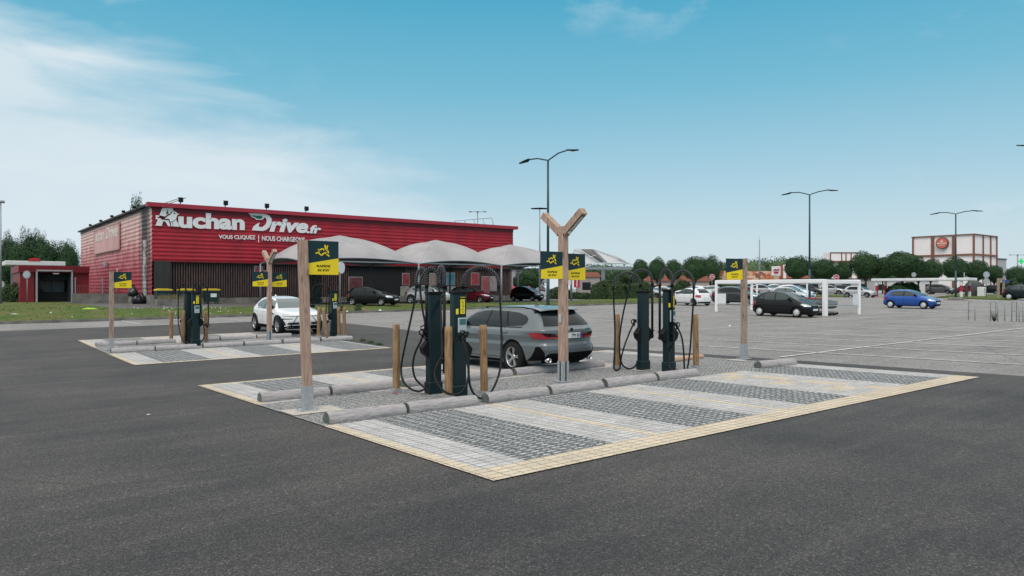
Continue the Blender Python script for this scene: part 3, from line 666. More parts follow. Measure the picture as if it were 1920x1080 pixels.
for k in range(5):
    x = x0+(x1-x0)*k/4; w.tube([(x, PY_+1.2, ZT), (x-.3, PY_+1.2, ZT+.3+.16*k)], .03); w.tube([(x, PY_+1.2, ZT), (x+.6, PY_+2.6, ZT)], .03)
w.tube([(x0-.3, PY_+1.2, ZT+.3), (x1-.3, PY_+1.2, ZT+.94)], .03); w.build('roof_rails', GREYPOST)
w = LB(); w.tube([(PX_-.12, PY_+14, PLAT+.2), (PX_-.12, PY_+14, PLAT+3.2)], .07); w.bbox((PX_-.25, 85, PLAT+3.8), (.3, .4, .5), .04); w.build('wall_fitting', STEEL)

# ------------------------------------------------------------------ loading annexe, ramp, filling station canopy
AY = 82.0
def onplane(px, py, Y): q = Q(px, py, onY(px, Y)); return q.x, q.z
ax0 = onplane(34, 500, AY)[0]; ax1 = onplane(167, 500, AY)[0]
an = thing('loading_annexe', 'low dark red annexe with a black loading dock, left of the big red building', 'building', (ax0, AY, PLAT))
def AB(name, fn, m_):
    w = MB(); fn(w); w.v = [tuple(Vector(v)-Vector((ax0, AY, PLAT))) for v in w.v]; return w.build(name, m_, an)
zf0, zf1 = onplane(100, 511, AY)[1], onplane(100, 498.5, AY)[1]
d0, d1 = onplane(68, 540, AY)[0], onplane(134, 540, AY)[0]; zd = onplane(100, 507.5, AY-.3)[1]
AB('fascia', lambda w: [w.box(((ax0+ax1)/2, AY+4, (zf0+zf1)/2), (ax1-ax0, 8.6, zf1-zf0))]+[w.box((ax0+.1+.25*k, AY-.34, (zf0+zf1)/2), (.05, .06, zf1-zf0-.04)) for k in range(int((ax1-ax0)/.25))], RED_D)
AB('wall', lambda w: [w.box(((ax0+d0)/2, AY+4, (PLAT+zf0)/2), (d0-ax0-.3, 8, zf0-PLAT)), w.box(((d1+ax1)/2, AY+4, (PLAT+zf0)/2), (ax1-d1, 8, zf0-PLAT)), w.box(((d0+d1)/2, AY+7, (PLAT+zf0)/2), (d1-d0, .3, zf0-PLAT))], RED_D)
AB('dock_frame', lambda w: [w.box((d0, AY-.25, (PLAT+zd)/2), (.12, .5, zd-PLAT)), w.box((d1, AY-.25, (PLAT+zd)/2), (.12, .5, zd-PLAT)), w.box(((d0+d1)/2, AY-.25, zd), (d1-d0+.12, .5, .14))], STEEL)
AB('dock_lining', lambda w: [w.box((d0+.16, AY+2.5, (PLAT+zd)/2), (.18, 5, zd-PLAT-.1)), w.box((d1-.16, AY+2.5, (PLAT+zd)/2), (.18, 5, zd-PLAT-.1)), w.box(((d0+d1)/2, AY+2.5, zd-.15), (d1-d0-.1, 5, .15)), w.box(((d0+d1)/2, AY+.4, zd-.55), (d1-d0-.6, .06, .7))], DARKIN)
AB('dock_lamp', lambda w: w.box(((d0+d1)/2+.1, AY-.55, zd-.28), (.5, .12, .1)), STEEL)
AB('dock_bumper', lambda w: w.box(((d0+d1)/2, AY+1.2, PLAT+.5), (d1-d0-.5, .3, .9)), DARKIN)
tr = thing('truck_trailer', 'dark box trailer standing with closed rear doors inside the black loading dock', 'trailer', ((d0+d1)/2, AY+2.2, PLAT))
for s_ in (-1, 1):
    MB().bbox((s_*.56, -.05, 1.75), (1.08, .08, 1.9), .02).build('rear_door', mat('trailer grey', (.16, .17, .18), .5), tr)
    MB().tube([(s_*.2, -.12, .9), (s_*.2, -.12, 2.6)], .025).build('lock_bar', STEEL, tr)
MB().bbox((0, 1.5, 1.7), (2.3, 3.0, 2.1), .04).build('box_body', mat('trailer side', (.04, .042, .046), .5), tr)
MB().box((0, -.1, .75), (2.2, .1, .1)).build('bumper_bar', STEEL, tr)
rp = thing('ramp_wall', 'low concrete ramp wall with a rusty red railing, along the faded side of the building', 'wall', (ax1-1, AY-6, PLAT))
rx0 = onplane(139, 560, 72)[0]
rp.location = (rx0, 72, PLAT)
MB().box(((PX_-rx0)/2-.35, .1, .42), (PX_-rx0-.4, .25, .84)).build('concrete_wall', CONC_D, rp)
w = MB()
L_ = PX_-rx0-.5
for k in range(int(L_/.16)): w.box((.1+.16*k, .1, 1.2), (.03, .03, .72))
w.box((L_/2, .1, 1.56), (L_, .05, .05)); w.box((L_/2, .1, .9), (L_, .05, .05)); w.build('railing', mat('rusty red rail', (.20, .06, .06), .7), rp)
for k in range(3): MB().box((.1+k*L_/2.05, .1, 1.25), (.08, .08, 2.0 if k < 2 else 1.6)).build('post', GREYPOST, rp)
FY = 112.0
fx0, fx1 = onplane(10, 493, FY)[0], onplane(123, 493, FY)[0]; fz0, fz1 = onplane(70, 497.5, FY)[1], onplane(70, 489.5, FY)[1]
fs_ = thing('filling_station_canopy', 'flat white canopy with a small red emblem showing above the loading annexe', 'canopy', ((fx0+fx1)/2, FY, PLAT))
hw = (fx1-fx0)/2
MB().bbox((0, 3, (fz0+fz1)/2-PLAT), (hw*2, 6, fz1-fz0), .05).build('canopy_roof', WHITE, fs_)
MB().prism([(-.9, fz1-PLAT), (.5, fz1-PLAT), (.35, fz1-PLAT+.3), (-.1, fz1-PLAT+.42), (-.7, fz1-PLAT+.3)], -.05, .2).build('red_emblem', mat('red emblem', (.55, .02, .03), .5), fs_)
for s_ in (-.7, .7): MB().box((s_*hw, 3, (fz0-PLAT)/2), (.4, .4, fz0-PLAT)).build('column', GREYPOST, fs_)

# bins, wall items in front of the building
def bin_(x, y, label, lab=True):
    r = thing('wheeled_bin', label, 'bin', (x, y, PLAT), 0, 'yellow lidded waste bins'); r.scale = (.80, .9, 1.0)
    w = MB(); w.add([(-.62, -.45, .18), (.62, -.45, .18), (.62, .45, .18), (-.62, .45, .18), (-.72, -.55, 1.12), (.72, -.55, 1.12), (.72, .55, 1.12), (-.72, .55, 1.12)], [(0,1,5,4), (1,2,6,5), (2,3,7,6), (3,0,4,7), (0,3,2,1), (4,5,6,7)]); w.box((0, -.57, 1.08), (1.5, .06, .08)); w.build('bin_body', mat('dark green bin', (.012, .04, .038), .5), r)
    w = MB(); w.prism([(-.76, 1.14), (.76, 1.14), (.72, 1.24), (.3, 1.3), (-.3, 1.3), (-.72, 1.24)], -.6, .58); w.build('lid', mat('yellow lid', (.68, .47, .03), .5), r)
    for sx in (-.5, .5):
        for sy in (-.35, .35): MB().cyl((sx-.03, sy, .1), (sx+.03, sy, .1), .1, n=12).build('castor', BLACK, r)
    if lab:
        l = MB().box((.08, -.53, .75), (.6, .02, .34), M=Matrix.Rotation(R(-6), 4, 'X')).build('label', WHITE, r)
    return r
for px, py, lb, lab in [(306, 571, 'dark bin with yellow lid nearest the corner block of the red building', False), (349, 568, 'yellow lidded bin with a white label, directly behind the left charging station', True), (396, 567, 'yellow lidded bin with a white label, furthest right along the slatted wall', True)]:
    q = P(px, py, FLAT); bin_(wall(px, 500, 63.9)[0], 63.9, lb, lab)
q = wall(268, 560, 63.5); r = thing('black_sack_pile', 'black bin sacks heaped against the sooty building corner', 'sacks', (PX_-.7, PY_+1.6, PLAT))
rr_ = random.Random(5)
for k in range(5):
    w = MB(); prof = [(.02, 0), (.3, .05), (.38, .3), (.3, .55), (.1, .72), (.05, .85), (.09, .92)]; w.lathe([(r0*rr_.uniform(.9, 1.15), h*rr_.uniform(.95, 1.1)) for r0, h in prof], 12)
    w.v = [(v[0]+.05*noise.noise(Vector(v)*6+Vector((k, 0, 0))), v[1]+.05*noise.noise(Vector(v)*6), v[2]) for v in w.v]
    w.build('sack', mat('black sack', (.012, .013, .014), .3), r, (rr_.uniform(-.4, .4), rr_.uniform(-.5, .5), (0 if k < 3 else .6)))
q = Q(320, 560, onY(320, 59)); r = thing('planter_box', 'low grey planter with dry ornamental grass before the bins', 'planter', (q.x, 59, PLAT)); r.scale = (.68, .8, .72)
w = MB()
for k in range(2): w.box((0, -.5, .2+.34*k), (3.0, .14, .32)); w.box((0, .5, .2+.34*k), (3.0, .14, .32)); w.box((-1.43, 0, .2+.34*k), (.14, .86, .32)); w.box((1.43, 0, .2+.34*k), (.14, .86, .32))
w.build('planter_wall', CONC_D, r)
w = MB()
for k in range(420):
    a = rr_.uniform(0, 6.28); x, y = rr_.uniform(-1.3, 1.3), rr_.uniform(-.38, .38); h = rr_.uniform(.3, .75); l = rr_.uniform(.05, .3); z = .62
    w.add([(x-.015, y, z), (x+.015, y, z), (x+math.cos(a)*l, y+math.sin(a)*l, z+h)], [(0, 1, 2)])
w.build('ornamental_grass', leafmat('dry ornamental grass', (.12, .11, .05), (.24, .20, .10), (.38, .32, .18)), r, fixn=False)
# stone gabion
q = wall(583, 560, 60.5); r = thing('gabion_pillar', 'tall wire basket of grey stones under the first canopy', 'gabion', (q[0], 60.5, PLAT))
w = MB()
for k in range(190):
    x, z = rr_.uniform(-.75, .75), rr_.uniform(.1, 3.1); y = rr_.choice([-.42, -.42, .42])+rr_.uniform(-.06, .06)
    w.box((x, y, z), (rr_.uniform(.14, .3), .16, rr_.uniform(.08, .16)), M=Matrix.Rotation(rr_.uniform(-.5, .5), 4, 'Y')@Matrix.Rotation(rr_.uniform(-.3, .3), 4, 'Z'))
w.box((0, 0, 1.6), (1.5, .7, 3.1)); w.build('stones', mat('gabion stone', (.13, .125, .11), .9, var=.5, vscale=4, rand=1), r)
# ------------------------------------------------------------------ tensile canopies
CY0, CD = 53.6, 8.6
def canopy(x0, x1, label, hp=6.0, ledge=.35, se=(.5, .5)):
    r = thing('tensile_canopy', label, 'canopy', (x0, CY0, PLAT), 0, 'tensile canopies before the pick-up building')
    n = 26; w_ = x1-x0
    z0 = 3.42; vs = []
    for j in range(n+1):
        for i in range(n+1):
            u, v = i/n, j/n
            eu, ev = 4*u*(1-u), 4*v*(1-v)
            sedge = se[0]+(se[1]-se[0])*u
            z = z0+ledge*eu*(1-ev)+sedge*ev*(1-eu)
            z += (hp-z0)*(max(0, 1-abs(2*u-1)**2.3)*max(0, 1-abs(2*v-1)**2.0))**.85
            pk = max(0, 1-math.hypot(2*u-1, 2*v-1)/.22)*.28
            vs.append((u*w_, v*CD, z+pk*.6))
    w = MB(); w.add(vs, [(j*(n+1)+i, j*(n+1)+i+1, (j+1)*(n+1)+i+1, (j+1)*(n+1)+i) for j in range(n) for i in range(n)], 0, True); w.build('membrane', MEMB, r)
    w = MB(); V_ = lambda i, j: Vector(vs[j*(n+1)+i])+Vector((0, 0, .012))
    for a_, b_ in ((1, 1), (-1, 1), (1, -1), (-1, -1)): w.tube([V_(13+a_*k, 13+b_*k) for k in range(0, 14)], .035, 5)
    w.build('membrane_seam', mat('seam', (.50, .49, .49), .7), r); w = MB()
    for edge in ([vs[i] for i in range(n+1)], [vs[n*(n+1)+i] for i in range(n+1)], [vs[j*(n+1)] for j in range(n+1)], [vs[j*(n+1)+n] for j in range(n+1)]):
        w.tube([(a, b_, c-.03) for a, b_, c in edge], .05, 6)
    w.box((w_/2, .1, z0+.02), (w_-.3, .1, .1)); w.box((w_/2, CD, z0), (w_, .1, .1)); w.build('edge_cable', GREYPOST, r)
    for (a, b_) in ((0, 0), (0, CD), (w_, CD)) + (((w_, 0),) if x1 > 46 else ()):
        p = MB(); p.cyl((a, b_, 0), (a, b_, z0-.02), .085, n=12); p.cyl((a, b_, 0), (a, b_, .04), .22, n=12); p.build('canopy_post', GREYPOST, r)
    return r
cx = [21.7]+[Q(px, 560, onY(px, CY0)).x for px in (785, 940)]; cx.append(2*cx[2]-cx[1]); 
canopy(cx[0], cx[1], 'wide off-white tensile canopy nearest the slatted wall, over the black hatchback', hp=5.6, se=(.35, .6))
canopy(cx[1], cx[2], 'middle off-white tensile canopy, over the white crossover and the dark red car', hp=5.6, se=(.6, .6))
canopy(cx[2], cx[3], 'off-white tensile canopy behind the forked wooden post, past the red wall end', hp=5.5, se=(.6, .4))
# the bare-framed last canopy
q0 = P(1131, 556, FLAT); fr = thing('framed_canopy', 'unfinished white canopy frame with a grey mesh panel on one grey column', 'canopy', (q0.x, q0.y, PLAT))
t0 = (q0.x*ST+q0.y*CT)
def FQ(px, py, dt=0): v = Q(px, py, t0+dt); return v-Vector((q0.x, q0.y, PLAT))
MB().box((0, 0, FQ(1131, 503).z/2), (.42, .42, FQ(1131, 503).z)).build('column', GREYPOST, fr)
w = MB(); a, b_ = FQ(1068, 503, 1), FQ(1190, 503, -1)
def beam(w, a, b_, s):
    a, b_ = Vector(a), Vector(b_); d = b_-a; M_ = d.to_track_quat('X', 'Z').to_matrix().to_4x4(); w.box((a+b_)/2, (d.length, s[0], s[1]), M=M_)
beam(w, a, b_, (.3, .42)); w.build('cross_beam', GREYPOST, fr)
w = MB(); beam(w, FQ(1066, 494.5, 1), FQ(1190, 494.5, -1), (.14, .14)); beam(w, FQ(1158, 482, -1), FQ(1195, 502, -1), (.16, .16)); beam(w, FQ(1195, 502, -1), FQ(1188, 506, -1), (.2, .2)); w.tube([FQ(1075, 467, 1), FQ(1113, 467, 0), FQ(1160, 483, -1)], .05); w.tube([FQ(1099, 484, -1), FQ(1125, 476, 0)], .04); w.tube([FQ(1075, 467, 1), FQ(1075, 476, 1)], .05); w.build('white_frame', WHITE, fr)
def quad(w, pts, th=.04, mi=0):
    pts = [Vector(p) for p in pts]; n = (pts[1]-pts[0]).cross(pts[2]-pts[0]).normalized()*th; k = len(pts)
    w.add(pts+[p+n for p in pts], [tuple(range(k)), tuple(range(2*k-1, k-1, -1))]+[(i, (i+1) % k, k+(i+1) % k, k+i) for i in range(k)], mi)
w = MB(); quad(w, [FQ(1088, 467, .5), FQ(1113, 467.5, 0), FQ(1137, 492, -.6), FQ(1126, 492.5, .3)]); w.build('mesh_panel', MEMB_G, fr)
w = MB(); quad(w, [FQ(1075, 468, 1.2), FQ(1087, 468, 1), FQ(1126, 493, .5), FQ(1068, 493, 1.2)]); quad(w, [FQ(1115, 469, 0), FQ(1160, 484, -.8), FQ(1180, 493, -1), FQ(1139, 493, -.5)]); w.build('membrane', mat('bright membrane', (.74, .74, .76), .6), fr)
quad(w := MB(), [FQ(1110, 467.3, -.1), FQ(1115, 468, -.1), FQ(1139, 492, -.7), FQ(1133, 492, -.6)], .1); w.build('panel_edge', GREYPOST, fr)

# ================================================================== WOOD POSTS, SIGNS, BOLLARDS, LOGS
RABBIT = [[(665,250),(663,315),(700,375),(738,408),(747,457)], [(732,262),(708,325),(716,385)], [(488,368),(528,388),(516,425)], [(525,402),(560,365),(600,352),(642,388)], [(428,470),(490,445),(530,482),(580,503),(622,465),(662,455),(718,492),(772,532)], [(676,425),(703,482)]]
def ribbon(w, pts, wd, y0, y1):
    pts = [Vector(p) for p in pts]; L, Rr = [], []
    for i, p in enumerate(pts):
        d = (pts[min(i+1, len(pts)-1)]-pts[max(i-1, 0)]).normalized(); nrm = Vector((-d.y, d.x))*wd/2; L.append(p+nrm); Rr.append(p-nrm)
    poly = [(p.x, p.y) for p in L]+[(p.x, p.y) for p in reversed(Rr)]; w.prism(poly, y0, y1)
def sign_panel(parent, x0, z0, w_=.51, h=.52, y=0, rz=0):
    """a square sign facing -y whose lower left corner is (x0, z0)"""
    p = MB().bbox((w_/2, 0, h/2), (w_, .022, h), .003).build('sign_panel', SIGN_D, parent, (x0, y, z0)); p.rotation_euler = (0, 0, rz)
    w = MB(); w.prism([(.002, .002), (w_-.002, .002), (w_-.002, .497*h), (.002, .326*h)], -.0145, -.0112); w.build('yellow_band', SIGN_Y, p)
    w = MB()
    for st in RABBIT:
        pts = cat_rom([((x-220)/790*w_, (990-y_)/835*h, 0) for x, y_ in st], 5); ribbon(w, [(v.x, v.y) for v in pts], .021, -.0150, -.0112)
    w.build('running_rabbit_emblem', SIGN_Y, p)
    text_fit('lettering', 'RAPIDE', .30*w_, .725*w_, .222*h, .292*h, -.0146, BLACK, p, .002, .028)
    text_fit('lettering', '50 KW', .325*w_, .70*w_, .10*h, .17*h, -.0146, BLACK, p, .002, .028)
    return p
def timber_post(w, s, z0, z1, cx_=0, cy_=0, lean=(0, 0)):
    n = 14; vs = []; b = .006
    for k in range(n+1):
        z = z0+(z1-z0)*k/n; o = Vector((cx_+lean[0]*k/n, cy_+lean[1]*k/n, z)); j = .0025
        for (a, c) in ((-1, -1), (1, -1), (1, 1), (-1, 1)):
            for (da, dc) in (((b, 0), (0, b)) if a*c < 0 else ((0, b), (b, 0))):
                vs.append(o+Vector((a*(s/2-da)+rnd.uniform(-j, j), c*(s/2-dc)+rnd.uniform(-j, j), 0)))
    fs = [(k*8+i, k*8+(i+1) % 8, (k+1)*8+(i+1) % 8, (k+1)*8+i) for k in range(n) for i in range(8)]+[tuple(range(7, -1, -1)), tuple(range(n*8, n*8+8))]
    return w.add(vs, fs)
def signpost(px, py, ptop, label, side, group='wooden signposts with one sign', s=.12, rz=0, m_=TIMBER, lean=(0, 0), q=None, sh=0, panel=None):
    q = q or P(px, py); q.z = G(q.x, q.y)+.02; t = q.x*ST+q.y*CT
    H_ = CZ+(540-ptop)/F*t-q.z
    r = thing('signpost', label, 'signpost', q, rz, group)
    timber_post(MB(), s, .30, H_, lean=lean).build('post', m_, r)
    w = MB(); w.box((-s/2-.004, 0, .19), (.008, s+.01, .36)); w.box((s/2+.004, 0, .19), (.008, s+.01, .36)); w.box((0, -s/2-.004, .19), (s+.014, .008, .36)); w.box((0, 0, .006), (s+.16, s+.14, .012)); w.build('steel_shoe', STEEL, r)
    for a in (-1, 1):
        for b_ in (-1, 1): MB().cyl((a*(s/2+.05), b_*(s/2+.045), .01), (a*(s/2+.05), b_*(s/2+.045), .035), .012, n=6).build('bolt', STEEL, r)
    sw = .51
    x0 = s/2+.002 if side > 0 else -s/2-sw-.002
    sign_panel(r, x0+lean[0], H_-.525-sh, y=-s/2+.05, rz=panel or 0)
    return r
signpost(576, 771, 450, 'tall pale wooden signpost with one sign, left end of the front charging bays', 1, s=.125, lean=(-.075, 0))
signpost(209, 657, 509, 'signpost with one sign at the left end of the rear charging bays, before the grass', 1, s=.12, m_=TIMBER_OLD)
signpost(1395, 674, 485, 'greyed signpost with its sign on the left side, beyond the right-hand bollards', -1, s=.12, m_=TIMBER_OLD, rz=R(-14))
def fork_post(q, label, rz=0, s=.145, H1=2.98):
    q.z = G(q.x, q.y)+.015; r = thing('forked_lamp_post', label, 'lamp post', q, rz, 'forked wooden lamp posts with two signs')
    timber_post(MB(), s, .36, H1+.015).build('post', TIMBER, r)
    w = MB()
    for a in (-1, 1):
        for b_ in (-1, 1): w.box((a*(s/2+.003-.028), b_*(s/2+.004), .20), (.056, .008, .40)); w.box((a*(s/2+.004), b_*(s/2+.003-.028), .20), (.008, .056, .40))
    w.box((0, 0, .20), (s-.02, s-.02, .38), mi=1); w.box((0, 0, .385), (s+.012, s+.012, .02), mi=1); w.box((0, 0, .01), (s+.14, s+.12, .015)); w.build('steel_shoe', [STEEL, BLACK], r)
    for sg in (-1, 1):                                     # arms along +-y, rising outward
        ang = R(37); L_ = .70; hs = s*.90
        M_ = Matrix.Translation((0, 0, H1-.15)) @ Matrix.Rotation(ang*(-sg)*-1, 4, 'X')
        w = MB(); c = Vector((0, sg*(L_/2-.02), 0))
        vs = []
        for (y, z) in ((sg*-.02, -hs/2), (sg*(L_), -hs/2), (sg*(L_), hs/2), (sg*-.10, hs/2)):
            for x in (-s/2*.955, s/2*.955): vs.append(M_ @ Vector((x, y, z)))
        w.add(vs, [(0, 2, 3, 1), (2, 4, 5, 3), (4, 6, 7, 5), (6, 0, 1, 7), (0, 6, 4, 2), (1, 3, 5, 7)])
        arm = w.build('arm', TIMBER, r)
        w = MB(); w.box((0, sg*.42, -hs/2-.004), (.07, .40, .012)); w.v = [tuple(M_ @ Vector(v)) for v in w.v]; w.build('light_panel', mat('led diffuser', (.5, .52, .5), .3), arm)
        w = MB(); w.box((0, sg*.42, -hs/2-.002), (.09, .45, .010)); w.v = [tuple(M_ @ Vector(v)) for v in w.v]; w.build('light_frame', BLACK, arm)
        w = MB(); w.cyl((0, sg*.17, -hs/2), (0, sg*.17, -hs/2-.03), .042, .03, 14); w.v = [tuple(M_ @ Vector(v)) for v in w.v]; w.build('sensor', WHITE, arm)
    sign_panel(r, -s/2-.55, 1.98, .555, .52, -s/2+.02); sign_panel(r, s/2+.05, 1.965, .555, .52, s/2+.03)
    MB().bbox((-s/2-.012, 0, 1.22), (.03, .06, .17), .01).build('socket_cover', LGREY, r)
    return r
fork_post(P(1056, 717), 'forked wooden lamp post with two yellow and black signs, right of the grey estate car')
fork_post(P(505, 641), 'forked wooden lamp post with two signs, in front of the white electric car', rz=0)

def bollard(px, pyb, pyt, label, lean=(0, 0), d=.13, mt=BOLLARD, group='brown wooden bollards round the charging stations'):
    q = P(px, pyb); q.z = G(q.x, q.y)+.015; t = q.x*ST+q.y*CT; H_ = CZ+(540-pyt)/F*t-q.z
    r = thing('bollard', label, 'bollard', q, rnd.uniform(0, 6), group)
    r.rotation_euler = (R(lean[1]), R(lean[0]), 0)
    n, m_ = 18, 12; vs = []
    for k in range(m_+1):
        z = .05+(H_-.05)*k/m_
        for i in range(n):
            a = 2*math.pi*i/n; rr = d/2*(1+.035*noise.noise(Vector((math.cos(a)*1.5, math.sin(a)*1.5, z*1.2+px))))
            if k == m_: rr *= .93
            if i == 5 and k > 2: rr *= .92
            vs.append((rr*math.cos(a), rr*math.sin(a), z+(.006 if k == m_ else 0)))
    w = MB(); w.add(vs, [(k*n+i, k*n+(i+1) % n, (k+1)*n+(i+1) % n, (k+1)*n+i) for k in range(m_) for i in range(n)], 0, True); w.add(vs[-n:], [tuple(range(n))]); w.build('wood_stake', mt, r)
    w = MB(); w.box((0, 0, .035), (d+.02, d+.02, .07)); w.box((0, 0, .005), (.21, .18, .012)); w.build('steel_foot', STEEL, r)
    return r
for a in [(743, 737, 609, 'leftmost bollard of the front island, standing alone left of the stations', (0, 0)), (841, 750, 613, 'knotty bollard standing right in front of the twin charging stations', (0, 0)), (908, 742, 610, 'bollard before the grey estate car, with a long crack', (-1.2, 0)),
          (1157, 692, 590, 'dark bollard right of the forked post, left of the right-hand stations', (0, 0)), (1256, 697, 590, 'slightly leaning bollard touching the right-hand charging station', (-2.2, 0)), (1305, 692, 590, 'rightmost bollard of the front island, beside hanging cables', (-1, 0)),
          (321, 643, 583, 'thin bollard left of the rear left charging station', (0, 0)), (343, 648, 583, 'light bollard in front of the rear left charging station', (1, 0)), (387, 645, 584, 'bollard right of the rear left charging station', (-1, 0)),
          (597, 633, 576, 'bollard between the white electric car and the rear right station', (1.5, 0)), (613, 640, 577, 'bollard leaning left in front of the rear right station', (-6, 0)), (636, 632, 576, 'dark bollard just behind the rear right station', (-1.5, 0)), (646, 632, 577, 'rightmost bollard of the rear island', (-1, 0))]:
    bollard(*a)
def log(q0, q1, label, mt=LOG, rd=.115, group='grey log wheel stops'):
    q0, q1 = Vector(q0), Vector(q1); d = q1-q0; L_ = d.length; c = (q0+q1)/2
    r = thing('log_wheel_stop', label, 'wheel stop', (c.x, c.y, G(c.x, c.y)+.012), math.atan2(d.y, d.x), group)
    n, m_ = 14, 10; vs = []; sd_ = c.x*3+c.y
    for k in range(m_+1):
        x = -L_/2+L_*k/m_
        for i in range(n):
            a = math.pi*(-.12+1.24*i/(n-1)); rr = rd*(1+.05*noise.noise(Vector((x*1.5+sd_, math.cos(a), math.sin(a)))))*(.965 if k in (0, m_) else 1)
            vs.append((x+(.008 if k == 0 else -.008 if k == m_ else 0)*0, rr*math.cos(a), max(0, .035+rr*math.sin(a))))
    w = MB(); w.add(vs, [(k*n+i, k*n+i+1, (k+1)*n+i+1, (k+1)*n+i) for k in range(m_) for i in range(n-1)], 0, True); w.build('log_body', mt, r)
    w = MB(); w.add(vs[:n], [tuple(range(n))]); w.build('cut_end', LOG_END if mt is LOG else LOG_NEW, r, fixn=False)
    w = MB(); w.add(vs[-n:], [tuple(range(n))]); w.build('cut_end', LOG_END if mt is LOG else LOG_NEW, r, fixn=False)
    return r
def gl(u, y, z=0): return (u*S, y, G(u*S, y))
ROW = [(2.38, 3.06), (3.09, 3.79), (3.91, 4.63), (4.67, 5.37), (5.43, 6.19), (6.23, 6.92)]
NM = ['first', 'second', 'third', 'fourth', 'fifth', 'sixth']
for i, (a, b_) in enumerate(ROW):
    log(gl(a, 5.36*S), gl(b_, 5.36*S), '%s log from the left in the front row of wheel stops, nearest the camera' % NM[i])
    if i < 6: log(gl(a+.01, 6.88*S), gl(b_+.01, 6.88*S), '%s log from the left in the second row, behind the front stations' % NM[i])
log(P(1421, 691), P(1487, 684), 'short single log beyond the yellow blocks of the disabled bay')
log(P(1316, 672), P(1262, 679), 'fresh orange log lying behind the right-hand bollards', LOG_NEW, .07, None)
for i, (a, b_) in enumerate(ROW):
    if i < 6: log(gl(a, 5.36*S+D2), gl(b_, 5.36*S+D2), '%s log from the left in the near row of the rear charging island' % NM[i])
    if i < 5: log(gl(a, 6.88*S+D2), gl(b_, 6.88*S+D2), '%s log from the left in the far row of the rear charging island' % NM[i])
for i, (px, py) in enumerate([(739, 740), (833, 752), (1156, 695), (1268, 695)]):
    q = P(px, py); w = MB(); w.v = []; w.tube([(-.03, 0, .025), (0, .02, .05), (.03, 0, .03), (.05, -.02, .02), (.02, -.03, .02)], .008); 
    tag(w.build('scrap_of_tape', mat('red tape', (.45, .04, .06), .5), None, (q.x, q.y, q.z)), ['red and white tape scrap at the foot of the leftmost front bollard', 'red tape scrap at the foot of the knotty bollard', 'red tape scrap at the foot of the dark bollard', 'red tape scrap by the leaning bollard'][i], 'tape', 'scraps of tape')
